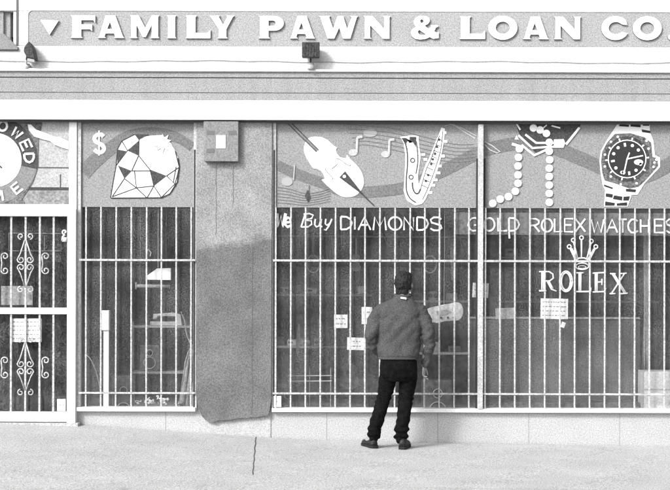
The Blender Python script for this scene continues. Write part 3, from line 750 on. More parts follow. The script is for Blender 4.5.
def wd(bm):
    c = K((212,222)); cc = disc(*c, 18.8, 32); stroke(bm, cc + [cc[0]], Y4 - .001, .005)
    for i in range(12):
        if i in (3,): continue
        a = 2 * PI * i / 12 - .15; x, y = c[0] + 14.4 * math.sin(a), c[1] - 14.4 * math.cos(a)
        if i in (0, 6, 9):
            d = (math.sin(a), -math.cos(a)); stroke(bm, [(x - d[0]*1.8, y - d[1]*1.8), (x + d[0]*1.8, y + d[1]*1.8)], Y5, .011)
        else: plate(bm, disc(x, y, 1.6, 10), Y5)
    stroke(bm, [K((224,190)), K((212,222)), K((195,300))], Y5 - .002, .007); stroke(bm, [c, K((292,205))], Y5 - .002, .007); plate(bm, disc(*K((194,290)), 1.9, 10), Y5)
    plate(bm, arc(*K((270,238)), 4.6, 2.8, 0, 340, 17), Y5)
    for i in range(10):      # marks on the bezel
        a = 2 * PI * (i + .4) / 10; x, y = c[0] + 20.7 * math.sin(a), c[1] - 20.7 * math.cos(a); d = (math.sin(a), -math.cos(a))
        stroke(bm, [(x - d[0]*1.2, y - d[1]*1.2), (x + d[0]*1.2, y + d[1]*1.2)], Y4, .008)
    for c2 in ((130,135),(165,110),(310,130),(320,170),(100,200),(100,260),(350,240),(360,225),(345,262),(130,310),(180,350),(260,345)): plate(bm, disc(*K(c2), 1.3, 6), Y4)
sub(wd, 'painted_watch_marks', M['pwhite'], W2)
def wb(bm):
    for q in (((105,395),(140,400),(138,418),(104,412)),((146,405),(188,412),(186,432),(140,424)),((194,412),(226,410),(220,432),(192,432)),((102,436),(150,444),(148,458),(100,458)),((160,446),(212,440),(212,458),(160,458)),
              ((175,46),(222,50),(220,60),(170,56)),((228,44),(280,50),(280,62),(230,58)),((290,40),(322,42),(324,54),(292,54)),((285,72),(328,80),(330,92),(288,86)),((95,350),(140,366),(138,374),(96,360)),((205,372),(258,376),(254,390),(206,386))):
        plate(bm, [K(p) for p in q], Y3)
sub(wb, 'painted_bracelet_link', M['pline'], W2, True)
# hand lettering on the dark glass
YG = -.006
word(W2, [(c, x0, x1, 216.6 + dy, 229.6 + dy) for c, x0, x1, dy in (('D',340.8,352,0),('I',353,356.4,0),('A',358.2,370.6,.3),('M',373.2,386,.6),('O',388.6,401.6,.4),('N',404,413.4,.6),('D',417,428.2,.6),('S',430.2,441.8,.8))], .0095, YG)
word(W2, [('W', 275.8, 284.6, 213.4, 226.6, 1)], .016, YG); word(W2, [('e', 284.4, 291.4, 217, 227)], .014, YG)
word(W2, [('B', 301, 312.4, 213.6, 227, 1.5), ('u', 314.6, 322, 219, 227), ('y', 324, 331.6, 219, 227, 1)], .0085, YG)
word(W2, [(c, x0, x1, 218, 231) for c, x0, x1 in (('G',468.2,478.6),('O',483.6,494.6),('L',498,507),('D',509,519))], .0095, YG - .004)
sub(lambda bm: stroke(bm, [(509,231.6),(509.4,238.4)], YG - .008, .009), 'paint_drip', M['word'], W2)
word(W2, [(c, x0, x1, 218.8, 231.8) for c, x0, x1 in (('R',530,539.4),('O',541.6,552.4),('L',554.6,562.4),('E',564.6,573),('X',575.4,585.2))], .0095, YG - .004)
word(W2, [(c, x0, x1, 219.4, 232.6) for c, x0, x1 in (('W',591.2,604),('A',606.6,617.4),('T',618.6,626.6),('C',628,638),('H',640.6,648.8),('E',654.6,663.6),('S',666,676))], .0095, YG - .004)
sub(lambda bm: plate(bm, [(456,212.4),(690,213.4),(690,236),(456,234.4)], YG + .002, .001), 'whitewash_strip', M['wash'], W2)
# the mullion
MU = rectbox('mullion', 478, 123.7, 483.2, 408.6, -.09, .01, M['frame'], W2, bevel=.004)
sub(lambda bm: (pbox(bm, 476.2, 158, 477.8, 408, -.05, .0), pbox(bm, 483.4, 158, 485, 206, -.05, .0)), 'gasket', M['gap'], W2)

# ---------------------------------------------------------------- grilles
def grille(label, xs, x0, x1, y_bar, thin_bot):
    t = thing('window_grille', label, 'security grille', lv((x0 + x1) / 2, 408, y_bar), 'white security grilles over the windows')
    first = None
    for x in xs:
        a = lv(x, 207.4, y_bar); b = lv(x, 408, y_bar)
        if first is None:
            bm = bmesh.new(); box(bm, (-.0077, 0, b.z), (.0077, .012, a.z)); first = finish(bm, 'bar', M['bar'], t, bevel=.002); o = first
        else:
            o = first.copy(); COL.objects.link(o); o.parent = t
        o.location = (a.x, y_bar, 0)
        o.rotation_euler = (0, R(random.uniform(-.1, .1)), 0)
    for ry, h in ((260.6, 1.0), (393.6, .9)):
        a = lv(x0, ry - h, y_bar - .013); b = lv(x1, ry + h, y_bar - .013)
        bm = bmesh.new(); box(bm, (a.x, y_bar - .013, b.z), (b.x, y_bar - .001, a.z)); finish(bm, 'rail', M['bar'], t, bevel=.002)
    return t
grille('white bar grille over the narrow window left of the pier', [86, 101, 115.9, 131.4, 146.4, 161.4, 176.4, 191], 79, 195, -.055, 0)
grille('long white bar grille over the wide window right of the pier', [276 + 14.86 * k for k in range(14)] + [485.2 + 14.96 * k for k in range(22)], 273, 799, -.055, 0)
bm = bmesh.new()
pb = [(79, 207.4, 195, 208.2)]

# ---------------------------------------------------------------- transom over the door, clock
DT = bmesh.new(); pbox(DT, -44, 119, -40, 424, -.05, .08); pbox(DT, 68.6, 119, 76.4, 424, -.05, .08); pbox(DT, -40, 119, 68.6, 122.4, -.04, .06); pbox(DT, -40, 205, 68.6, 209.4, -.045, .06)
DF = finish(DT, 'door_frame', M['doorwhite'], B, bevel=.004)
rectbox('transom_panel', -40, 122.4, 68.6, 188, -.010, .02, mat('pale_transom_paint', .36, .7, .1, 70, .1, 5), DF)
rectbox('transom_panel', -40, 191, 68.6, 205, -.010, .02, mat('grey_transom_paint', .22, .7, .15, 50, .3, 7), DF)
rectbox('transom_rail', -40, 188, 68.6, 191, -.0125, .02, M['pdark'], DF)
sub(lambda bm: (pbox(bm, 38, 168, 68.6, 169, -.0125, 0), pbox(bm, 59.6, 175, 60.6, 187.9, -.0125, 0)), 'painted_line', M['pdark'], DF)
CX, CYy = -5.8, 160
def ringseg(bm, r0, r1, a0, a1, y):
    plate(bm, arc(CX, CYy, r1, r1, a0, a1, 24) + arc(CX, CYy, r0, r0, a1, a0, 24), y)
sub(lambda bm: ringseg(bm, 27, 43.5, 150, 372, Y2), 'painted_clock_ring', M['pdark'], DF)
sub(lambda bm: ringseg(bm, 27, 43.5, 12.1, 149.9, Y2), 'painted_clock_ring', M['pmid'], DF)
sub(lambda bm: plate(bm, [(-38,122.6),(42,122.6),(38.4,140),(38,166),(33,182),(22,199),(26,204.6),(-38,204.6)], Y1 - .001), 'painted_clock_ground', mat('clock_ground', .12, .7, .2, 50, .4, 9), DF)
sub(lambda bm: plate(bm, disc(CX, CYy, 27.2, 40), Y3), 'painted_clock_face', M['pwhite'], DF)
sub(lambda bm: stroke(bm, [(CX, CYy), (1.6, 168)], Y4, .007), 'painted_clock_hand', M['pline'], DF)
def rot_letter(bm, ch, ang, w_, h_, rad, inward=False):
    ca, sa = math.cos(R(ang)), math.sin(R(ang))
    for st in SF[ch]:
        P = []
        for (u, v) in st:
            tx = (u - .5) * w_; ry = (.5 - v) * h_
            if inward: tx, ry = -tx, -ry
            rr = rad + ry
            P.append((CX + rr * sa + tx * ca, CYy - rr * ca + tx * sa))
        stroke(bm, P, Y4, .0125, .25)
for ch, a in (('O', 14), ('W', 40), ('E', 65), ('D', 87)):
    bm = bmesh.new(); rot_letter(bm, ch, a, 8.6, 9.6, 35); finish(bm, 'painted_letter', M['word'], DF)
bm = bmesh.new(); rot_letter(bm, 'E', 141, 8, 9, 36, True); finish(bm, 'painted_letter', M['word'], DF); bm = bmesh.new()
P = [(CX + r_ * math.sin(R(a_)), CYy - r_ * math.cos(R(a_))) for r_, a_ in ((32, 172), (40.5, 164), (40.5, 171))]
stroke(bm, [(1.4, 190.4), (3.2, 200.6)], Y4, .0125, .25); stroke(bm, [(1.4, 190.4), (-2.6, 200)], Y4, .0125, .25)
finish(bm, 'painted_letter', M['word'], DF)
sub(lambda bm: plate(bm, [(27.5,124.2),(31,124.6),(36,129.6),(47,133.6),(53,136.4),(60,137.4),(68.4,141.6),(68.4,149.4),(62,147.6),(54,144.4),(50,141),(44,139.6),(34,136.4),(28.6,130)], Y5), 'painted_brush_stroke', M['pwhite'], DF)

# ---------------------------------------------------------------- security door
YD = -.07
SD = thing('security_door', 'white steel security door with scrollwork at the left end of the shopfront', 'security door', lv(15, 424, YD))
bm = bmesh.new()
pbox(bm, 67, 209.6, 75.6, 424, YD - .02, YD + .03); pbox(bm, -42, 209.6, -34, 424, YD - .02, YD + .03)
pbox(bm, -34, 209.6, 67, 217, YD - .02, YD + .03); pbox(bm, -34, 412.6, 67, 422.6, YD - .02, YD + .03); pbox(bm, -34, 308.6, 67, 315, YD - .015, YD + .025)
finish(bm, 'door_leaf_frame', M['doorwhite'], SD, bevel=.004)
first = None
for x in (-31, -17.5, -3, 11, 25.4, 39.6, 53.4):
    for (ya, yb) in ((217, 308.6), (315, 412.6)):
        a = lv(x, ya, YD); b = lv(x, yb, YD); bm = bmesh.new(); box(bm, (a.x - .009, YD, b.z), (a.x + .009, YD + .018, a.z)); finish(bm, 'bar', M['bar'], SD)
def spiral(cx, cy, r, a0, turns, sgn):
    n = 16; return [(cx + r * (1 - .72 * i / n) * math.cos(R(a0) + sgn * 2 * PI * turns * i / n), cy + r * (1 - .72 * i / n) * math.sin(R(a0) + sgn * 2 * PI * turns * i / n)) for i in range(n + 1)]
YS = YD - .006
def ornament(x, ytop, ymid, ybot):
    bm = bmesh.new()
    for s in (-1, 1):
        stroke(bm, spiral(x + s * 4.6, ytop + 3.2, 3.2, 90 if s > 0 else 90, 1.1, -s), YS, .0068, 1)
        stroke(bm, [(x + s * .6, ytop + 7), (x + s * 5, ymid - 10), (x + s * 8, ymid - 4)] + spiral(x + s * 4.4, ymid - 3.8, 3.7, 0 if s > 0 else 180, 1.1, s), YS, .0068, 1)
        stroke(bm, [(x + s * .6, ybot - 6), (x + s * 5, ymid + 10), (x + s * 8, ymid + 4.5)] + spiral(x + s * 4.4, ymid + 4.2, 3.7, 0 if s > 0 else 180, 1.1, -s), YS, .0068, 1)
        stroke(bm, spiral(x + s * 4.8, ybot - 3.4, 3.3, -90, 1.1, s), YS, .0068, 1)
    finish(bm, 'scrollwork', M['bar'], SD, True)
    for (xx, s) in ((x - 20.4, 1), (x + 20.4, -1)):
        bm = bmesh.new()
        stroke(bm, spiral(xx, ymid - 7, 3.9, 180 if s > 0 else 180, 1.15, 1), YS, .0068, 1)
        stroke(bm, [(xx - 3.9, ymid - 7), (xx - 3.4 , ymid - 3), (xx - 3, ymid), (xx - 3.4, ymid + 3), (xx - 3.9, ymid + 7)], YS, .0068, 1)
        stroke(bm, spiral(xx, ymid + 7, 3.9, 180, 1.15, -1), YS, .0068, 1)
        finish(bm, 'scrollwork', M['bar'], SD, True)
ornament(25.3, 233, 263.4, 293); ornament(25.3, 336, 367.6, 396)
bm = bmesh.new(); stroke(bm, spiral(64.4, 232, 2.6, 90, 1, 1), YS - .02, .008, 1); stroke(bm, [(62, 240.6), (62.4, 236.8), (65, 234.6)], YS - .02, .009, 1); pbox(bm, 62, 238, 66.6, 242.4, YD - .03, YD - .015)
finish(bm, 'door_handle', M['doorwhite'], SD, True)
# inner glazed door
quad('inner_door_pane', -40, 209.5, 67, 424, .03, M['glass'], DF)
def card(label, x0, y0, x1, y1, y, m='paper', lines=2, cat='notice', tilt=0.0, name='paper_notice', th=.0015):
    bm = bmesh.new(); cx, cy = (x0 + x1) / 2, (y0 + y1) / 2
    def rt(p): a = R(tilt); return (cx + (p[0]-cx) * math.cos(a) - (p[1]-cy) * math.sin(a), cy + (p[0]-cx) * math.sin(a) + (p[1]-cy) * math.cos(a))
    plate(bm, [rt(p) for p in ((x0, y0), (x1, y0), (x1, y1), (x0, y1))], y, th)
    rnd = random.Random(int(x0 * 7 + y0))
    for k in range(lines):
        yy = y0 + (y1 - y0) * (k + .8) / (lines + .6); xa = x0 + 2
        while xa < x1 - 3:
            wd_ = rnd.uniform(1.2, 3.6); xb = min(xa + wd_, x1 - 1.6)
            plate(bm, [rt(p) for p in ((xa, yy - .55), (xb, yy - .55), (xb, yy + .55), (xa, yy + .55))], y - .0012, .001, 1); xa = xb + rnd.uniform(.7, 1.3)
    o = finish(bm, name, [M[m], M['print']], None); tag(o, label, cat); return o
card('white printed notice behind the lower half of the security door', 10.6, 318.6, 41.6, 342, YD + .025, lines=5)
card('small white sticker in the lower right corner of the security door', 57, 399, 65.4, 411, YD + .022, 'pwhite', 1, 'sticker', name='sticker')
card('row of grey leaflets taped low on the upper door glass', 1, 286, 32.6, 305, .026, 'mid', 3, 'leaflets', name='leaflets')
bm = bmesh.new(); c = [(8.8, 233), (61, 233.6), (61, 251), (8.8, 251), (8.8, 233)]; stroke(bm, c, .022, .004)
stroke(bm, [(44.5,236),(44.5,250)], .022, .003)
tag(finish(bm, 'letter_flap', M['pmid']), 'thin pale outline of a letter flap on the door glass', 'letter flap')

# ---------------------------------------------------------------- cards and sign in the windows (inside the glass)
YI = .03
card('upper of the two white cards left of the man', 334, 314.6, 347.4, 328, YI)
card('lower white card left of the man at his elbow height', 347, 337.6, 364, 350, YI, tilt=1.5)
card('white card half hidden behind the shoulder of the man', 361.5, 307, 372, 324, YI)
card('square pale card behind the mullion right of the man', 472.4, 283, 488.4, 297.6, YI, lines=1, tilt=3)
card('wide grey card with a torn left end right of the mullion', 495.4, 308, 514.6, 319, YI, 'mid', 2, tilt=-2)
card('large printed notice on the glass under the crowned ROLEX lettering', 540.4, 298.6, 567.8, 319, YI, lines=4, tilt=1)
card('tiny white slip below the large printed notice', 561, 322, 565, 327.6, YI, 'pwhite', 0, tilt=20, name='paper_slip')
card('small white sticker at the foot of the wide window beside the pier', 273.6, 396, 281, 407, -.045, 'pwhite', 1, 'sticker', name='sticker')
# crown painted over the five letters
YN = YG - .002
def Nn(p): return (530 + p[0] / 4.9, 230 + p[1] / 4.9)
bm = bmesh.new()
for c in ((192,82),(212,50),(252,38),(300,55),(322,82)): q = disc(*Nn(c), 1.9, 12); stroke(bm, q + [q[0]], YN, .006, .3)
for L in (((197,92),(222,148)),((204,90),(228,145)),((214,61),(234,142)),((252,49),(252,140)),((298,66),(278,142)),((318,93),(290,150)),((312,92),(284,145)),((222,150),(240,138),(265,137),(290,150))): stroke(bm, [Nn(p) for p in L], YN, .0075, .3)
q = arc(*Nn((255,178)), 6.4, 3.2, 0, 360, 20); stroke(bm, q, YN, .006, .3); q = arc(*Nn((255,182)), 4, 1.4, 0, 360, 16); stroke(bm, q, YN, .004, .3)
stroke(bm, [Nn(p) for p in ((222,150),(224,180))], YN, .005, .3); stroke(bm, [Nn(p) for p in ((290,150),(287,180))], YN, .005, .3)
finish(bm, 'painted_crown', M['pwhite'], W2, True)
NL = {
 'R': [[(44,204),(92,204),(112,216),(114,236),(96,250),(66,250)],[(58,204),(58,298)],[(66,206),(66,298)],[(44,298),(80,298)],[(84,252),(104,290),(130,300)],[(92,252),(112,288)]],
 'O': [arc(176,252,31,50,0,360,24), arc(176,252,22,42,0,360,24)],
 'L': [[(226,210),(262,210)],[(240,210),(240,302)],[(248,210),(248,300)],[(226,302),(298,302),(298,282)]],
 'E': [[(306,212),(368,208),(368,224)],[(320,212),(320,304)],[(328,212),(328,302)],[(306,304),(368,302),(370,284)],[(328,256),(352,254)],[(352,240),(352,270)]],
 'X': [[(392,214),(420,214)],[(402,214),(462,310)],[(410,214),(470,310)],[(440,214),(474,212)],[(462,214),(400,310)],[(390,312),(418,312)],[(444,312),(478,310)]],
}
for ch in 'ROLEX':
    bm = bmesh.new()
    for st in NL[ch]: stroke(bm, [Nn(p) for p in st], YN, .0075, .3)
    finish(bm, 'painted_letter', M['pwhite'], W2, True)

# ---------------------------------------------------------------- things inside the shop
def sbox(bm, x0, y0, x1, y1, front, back, mi=0): pbox(bm, x0, y0, x1, y1, front, back, mi)
# display cabinet behind the right half
t = thing('display_cabinet', 'low grey panelled display cabinet behind the glass right of the mullion', 'cabinet', lv(560, 410, .4))
rectbox('back_panel', 470, 318, 640, 416, .45, .5, M['panel'], t)
rectbox('base', 470, 402, 640, 424, .2, .45, M['wood'], t)
rectbox('edge_trim', 470, 316.4, 640, 318.2, .43, .5, M['mid'], t)
# white floor stand in window 1
t = thing('floor_stand', 'white post stand with a box head in the narrow window', 'stand', lv(105, 424, .1))
rectbox('head', 100.4, 311, 109, 331, .06, .14, M['pwhite'], t, bevel=.004); rectbox('post', 103.6, 331, 108.8, 428, .08, .12, M['pwhite'], t)
rectbox('base_plate', 98, 425, 115, 428, .04, .2, M['pwhite'], t)
# hanging trapezoid card and tube
bm = bmesh.new(); plate(bm, [(145.6, 276.6), (157, 268.4), (170.6, 268.2), (170.6, 280), (147, 279.6)], .05, .03)
o = thing('hanging_lamp_shade', 'bright white slanted lamp shade hanging in the narrow window', 'lamp shade', lv(158, 280, .05)); finish(bm, 'shade', M['pwhite'], o)
bm = bmesh.new(); tube(bm, [lv(146.5, 268, .06), lv(146, 255, .06), lv(148, 250, .06), lv(151, 253, .06), lv(150, 257, .06)], .006, 6); tube(bm, [lv(158, 268, .06), lv(158, 210, .06), lv(158, 125, .06)], .003, 5); finish(bm, 'hook', M['pale'], o)
bm = bmesh.new(); tube(bm, [lv(137, 286.4, .1), lv(170, 286.8, .1)], .018, 8); tube(bm, [lv(136, 283, .1), lv(136, 290, .1)], .008, 6)
tube(bm, [lv(140, 286, .1), lv(140, 125, .1)], .002, 4); tube(bm, [lv(166, 286, .1), lv(166, 125, .1)], .002, 4)
tag(finish(bm, 'hanging_rod', M['mid'], None, True), 'short grey rod hanging under the white shade in the narrow window', 'rod')
# shelf unit with goods in window 1
def shelf_unit(label, x0, x1, rows, y, group=None):
    t = thing('shelf_unit', label, 'shelf', lv((x0 + x1) / 2, 428, y))
    for r_ in rows: rectbox('shelf', x0, r_, x1, r_ + 2.2, y, y + .3, M['mid'], t)
    for x in (x0, x1 - 2): rectbox('side_post', x, rows[0] - 4, x + 2, 430, y + .305, y + .33, M['wood'], t)
shelf_unit('shelf across the narrow window with a pale machine on it', 132, 190, [326, 372], .6)
t = thing('sewing_machine', 'pale sewing machine on the shelf of the narrow window', 'sewing machine', lv(165, 326, .7))
def prof(name, pts, y, th, m, p, bevel=.008): bm = bmesh.new(); plate(bm, pts, y, th, f=lv); return finish(bm, name, m, p, bevel=bevel)
prof('machine_body', [(150, 325.8), (150, 322), (176, 322), (176, 317), (158, 316.6), (156, 319.6), (153, 319.6), (153, 314.6), (172, 313), (181, 315), (182, 325.8)], .68, .12, M['pale'], t)
bm = bmesh.new(); tube(bm, [lv(183, 317, .74), lv(185, 317, .74)], .03, 14); finish(bm, 'hand_wheel', M['dark'], t)
# draped cloth at right of window 1
bm = bmesh.new(); xs_ = [(180 + i) for i in range(0, 17, 1)]
rows_ = [(345, 192, 195), (352, 188, 195.6), (362, 185, 196), (376, 183, 196), (392, 181, 196), (412, 179, 196)]
g = []
for (py_, a, b) in rows_:
    g.append([bm.verts.new(lv(a + (b - a) * k / 10, py_, .3 + .03 * math.sin(k * 1.9 + py_ * .05))) for k in range(11)])
for i in range(len(g) - 1):
    for k in range(10): bm.faces.new((g[i][k], g[i][k+1], g[i+1][k+1], g[i+1][k]))
o = finish(bm, 'draped_cloth', M['mid'], None, True); sm = o.modifiers.new('s', 'SOLIDIFY'); sm.thickness = .012
tag(o, 'pale cloth draped in the lower right corner of the narrow window', 'cloth')
# cable loop and clutter
bm = bmesh.new(); tube(bm, spline([lv(86, 355, .3), lv(92, 362, .3), (lv(98, 378, .32)), lv(101, 396, .3), lv(101, 412, .3)]), .006, 6)
tag(finish(bm, 'loose_cable', M['pale'], None, True), 'pale cable curling down left of the white stand', 'cable')
bm = bmesh.new(); tube(bm, spline([lv(181, 312, .5), lv(185, 322, .5), lv(187, 335, .52), lv(192, 346, .5)]), .008, 6)
tag(finish(bm, 'loose_cable', M['mid'], None, True), 'grey cable arching beside the shelf near the pier', 'cable')
def speaker(px, py0, w_, h_, y, label):
    t = thing('loudspeaker', label, 'loudspeaker', lv(px, py0, y)); rectbox('cabinet', px - w_/2, py0 - h_, px + w_/2, py0, y, y + .25, M['wood'], t, bevel=.008)
    for k, rr in ((.3, .16), (.68, .3)):
        c = lv(px, py0 - h_ * (1 - k), y); bm = bmesh.new(); tube(bm, [(c.x, y - .006, c.z), (c.x, y + .01, c.z)], rr * w_ / 100, 20); finish(bm, 'cone', M['dark'], t)
        bm = bmesh.new(); q = [Vector((c.x + rr * w_ / 100 * math.cos(a), y - .008, c.z + rr * w_ / 100 * math.sin(a))) for a in [2*PI*i/20 for i in range(21)]]; tube(bm, q, .005, 6); finish(bm, 'cone_ring', M['pale'], t)
speaker(124, 426, 24, 50, .9, 'dark loudspeaker on the floor right of the white stand')
speaker(150, 371.6, 20, 26, .65, 'dark loudspeaker on the lower shelf of the narrow window')
def guitar(px, pyb, s, y, label, m='wood', tilt=0, scale=1):
    """upright guitar: body centre at px, pyb; neck up"""
    t = thing('guitar', label, 'guitar', lv(px, pyb + 14 * s, y), 'guitars in the wide window')
    L = [(0,15),(-6,14.4),(-10,11),(-11.4,6),(-9.6,1),(-7,-2),(-7.6,-6),(-8.4,-9.6),(-6,-13.4),(-2,-14.6),(2,-14.6),(6,-13.4),(8.4,-9.6),(7.6,-6),(7,-2),(9.6,1),(11.4,6),(10,11),(6,14.4)]
    a = R(tilt)
    def T(p): return (px + s * (p[0] * math.cos(a) - p[1] * math.sin(a)), pyb + s * (p[0] * math.sin(a) + p[1] * math.cos(a)))
    bm = bmesh.new(); plate(bm, [T(p) for p in sp2(L + [L[0]], 3)[:-1]], y, .09, f=lv); finish(bm, 'body', M[m], t, bevel=.008)
    bm = bmesh.new(); plate(bm, [T(p) for p in arc(0, -3, 3, 3, 0, 345, 23)], y - .002, .001, f=lv); finish(bm, 'sound_hole', M['dark'], t)
    bm = bmesh.new(); plate(bm, [T(p) for p in ((-1.6,-14),(1.6,-14),(1.3,-44),(-1.3,-44))], y - .008, .02, f=lv); finish(bm, 'neck', M['mid'], t)
    bm = bmesh.new(); plate(bm, [T(p) for p in ((-1.4,-44),(-2.8,-46),(-2.6,-53),(2.6,-53),(2.8,-46),(1.4,-44))], y - .004, .02, f=lv); finish(bm, 'headstock', M['wood'], t)
    bm = bmesh.new(); plate(bm, [T(p) for p in ((-4,7.4),(4,7.4),(4,9),(-4,9))], y - .006, .006, f=lv); finish(bm, 'bridge', M['dark'], t)
    for k in (-.9, -.3, .3, .9): pass
guitar(297, 368, 1.0, .8, 'dark wooden guitar standing leftmost in the wide window', tilt=3)
guitar(322, 362, .95, .95, 'dark guitar standing second from the pier in the wide window', 'wood', -4)
guitar(349, 376, .9, .9, 'dark guitar standing below the lower white card', 'wood', 2)
# electric guitar lying with a pale body beside the man
t = thing('electric_guitar', 'pale bodied electric guitar hung sideways right of the man', 'electric guitar', lv(445, 325, .06))
GB = sp2([(424.6,311.4),(430,307.6),(437,306),(443,304.4),(450,303.4),(456,302),(461,303.6),(463.2,309),(462.6,315),(459,319.6),(452,320.4),(445,321),(438,322.6),(431,321.6),(426.4,318.4),(424.6,311.4)], 4)[:-1]
prof('body', GB, .06, .05, M['pale'], t, .01)
prof('pickguard', [(436,311),(446,309),(452,311.6),(446,314.6),(438,315.6)], .055, .004, M['mid'], t, 0)
prof('neck', [(425,313),(425,316.4),(396,322.6),(396,319)], .07, .02, M['mid'], t, 0)
bm = bmesh.new()
for x in (441, 448, 454): c = lv(x, 317.4, .05); tube(bm, [(c.x, .045, c.z), (c.x, .06, c.z)], .012, 10)
finish(bm, 'control_knob', M['dark'], t)
bm = bmesh.new(); tube(bm, [lv(444, 304, .08), lv(444.4, 250, .08), lv(444, 125, .08)], .003, 5); finish(bm, 'hanging_wire', M['mid'], t)
# wall shelves with small goods behind the wide window
shelf_unit('long shelf behind the wide window left of the man', 276, 372, [294, 346], 1.5)
shelf_unit('long shelf behind the wide window right of the man', 410, 470, [300, 352], 1.6)
shelf_unit('high shelf behind the painted crown', 500, 660, [256, 300], 2.4)
rn = random.Random(3)
gi = 0
kinds = [('radio','radio'), ('camera_case','camera case'), ('toolbox','toolbox'), ('clock_radio','clock radio'), ('video_player','video player')]
tones = ['dark', 'pale', 'grey']
mm_ = {'dark': M['wood'], 'pale': M['pale'], 'grey': M['mid']}
def goods(x, py, y, w_, h_, k, tone, lab):
    nm, ct = kinds[k]
    t = thing(nm, lab, ct, lv(x, py, y), 'pawned goods on the shelves')
    rectbox('case', x - w_/2, py - h_, x + w_/2, py, y, y + .16, mm_[tone], t, bevel=.008)
    if k in (0, 3):
        for q in (-.28, .28):
            c = lv(x + q * w_, py - h_ * .5, y); bm = bmesh.new(); tube(bm, [(c.x, y - .004, c.z), (c.x, y + .004, c.z)], h_ * .0028, 14); finish(bm, 'dial', M['dark'] if tone != 'dark' else M['mid'], t)
    elif k in (1, 2):
        bm = bmesh.new(); tube(bm, [lv(x - w_*.22, py - h_, y + .08), lv(x - w_*.2, py - h_ - 2.4, y + .08), lv(x + w_*.2, py - h_ - 2.4, y + .08), lv(x + w_*.22, py - h_, y + .08)], .006, 6); finish(bm, 'handle', M['dark'], t)
    else:
        bm = bmesh.new(); pbox(bm, x - w_*.4, py - h_*.7, x + w_*.05, py - h_*.4, y - .004, y + .002); finish(bm, 'front_slot', M['dark'], t)
G_ = [(284,293.9,1.55,9,7,0,'grey'),(298,293.9,1.55,8,9,1,'dark'),(312,293.9,1.55,10,6,4,'pale'),(329,293.9,1.55,9,10,2,'dark'),(346,293.9,1.55,12,7,3,'grey'),(362,293.9,1.55,9,8,1,'pale'),
      (418,299.9,1.65,10,8,4,'dark'),(433,299.9,1.65,9,9,0,'grey'),(452,299.9,1.65,11,7,2,'grey'),
      (515,299.9,2.45,12,8,0,'dark'),(535,299.9,2.45,10,7,3,'grey'),(512,255.9,2.45,12,8,4,'pale'),(540,255.9,2.45,10,9,2,'dark'),(600,255.9,2.45,14,9,0,'grey'),(640,255.9,2.45,12,8,1,'dark'),(634,299.9,2.45,11,8,4,'grey')]
where = ['at the pier end of the long shelf', 'second along the long shelf left of the man', 'third along the long shelf left of the man', 'mid shelf above the upper white card', 'above the lower white card', 'on the shelf right behind the man',
         'on the right hand shelf closest to the man', 'second on the shelf right of the man', 'on the shelf end by the mullion', 'on the lower shelf under the crown near the mullion', 'behind the large printed notice', 'on the top shelf under the crown left end', 'on the top shelf under the crown left of the crown',
         'on the top shelf under the crown right of the crown', 'on the top shelf under the crown right end', 'on the lower shelf under the crown right end']
for (g4, wh) in zip(G_, where):
    x, py, y, w_, h_, k, tone = g4; goods(x, py, y, w_, h_, k, tone, f'small {tone} {kinds[k][1]} {wh}')
# second row of goods: lower shelves and floor
low_ = [(281,345.9,1.55,8,9,2,'dark'),(292,345.9,1.55,9,6,4,'pale'),(305,345.9,1.55,11,8,0,'dark'),(319,345.9,1.55,9,7,3,'grey'),(357,345.9,1.55,10,9,1,'dark'),
        (418,351.9,1.65,11,7,2,'dark'),(436,351.9,1.65,9,10,1,'grey'),(455,351.9,1.65,12,6,4,'dark')]
wl = ['against the pier end of the lower shelf', 'beside the dark toolbox on the lower shelf', 'above the wire rack on the lower shelf', 'on the lower shelf behind the middle guitar', 'on the lower shelf behind the white card at his elbow',
      'on the lower shelf just right of his sleeve', 'on the lower shelf under the pale guitar', 'on the lower shelf end by the mullion']
for g4, wh in zip(low_, wl):
    x, py, y, w_, h_, k, tone = g4; goods(x, py, y, w_, h_, k, tone, f'small {tone} {kinds[k][1]} {wh}')
speaker(288, 424, 20, 40, 1.2, 'dark loudspeaker on the floor beside the leftmost guitar')
speaker(438, 424, 30, 44, 1.1, 'wide dark loudspeaker on the floor below the pale guitar')
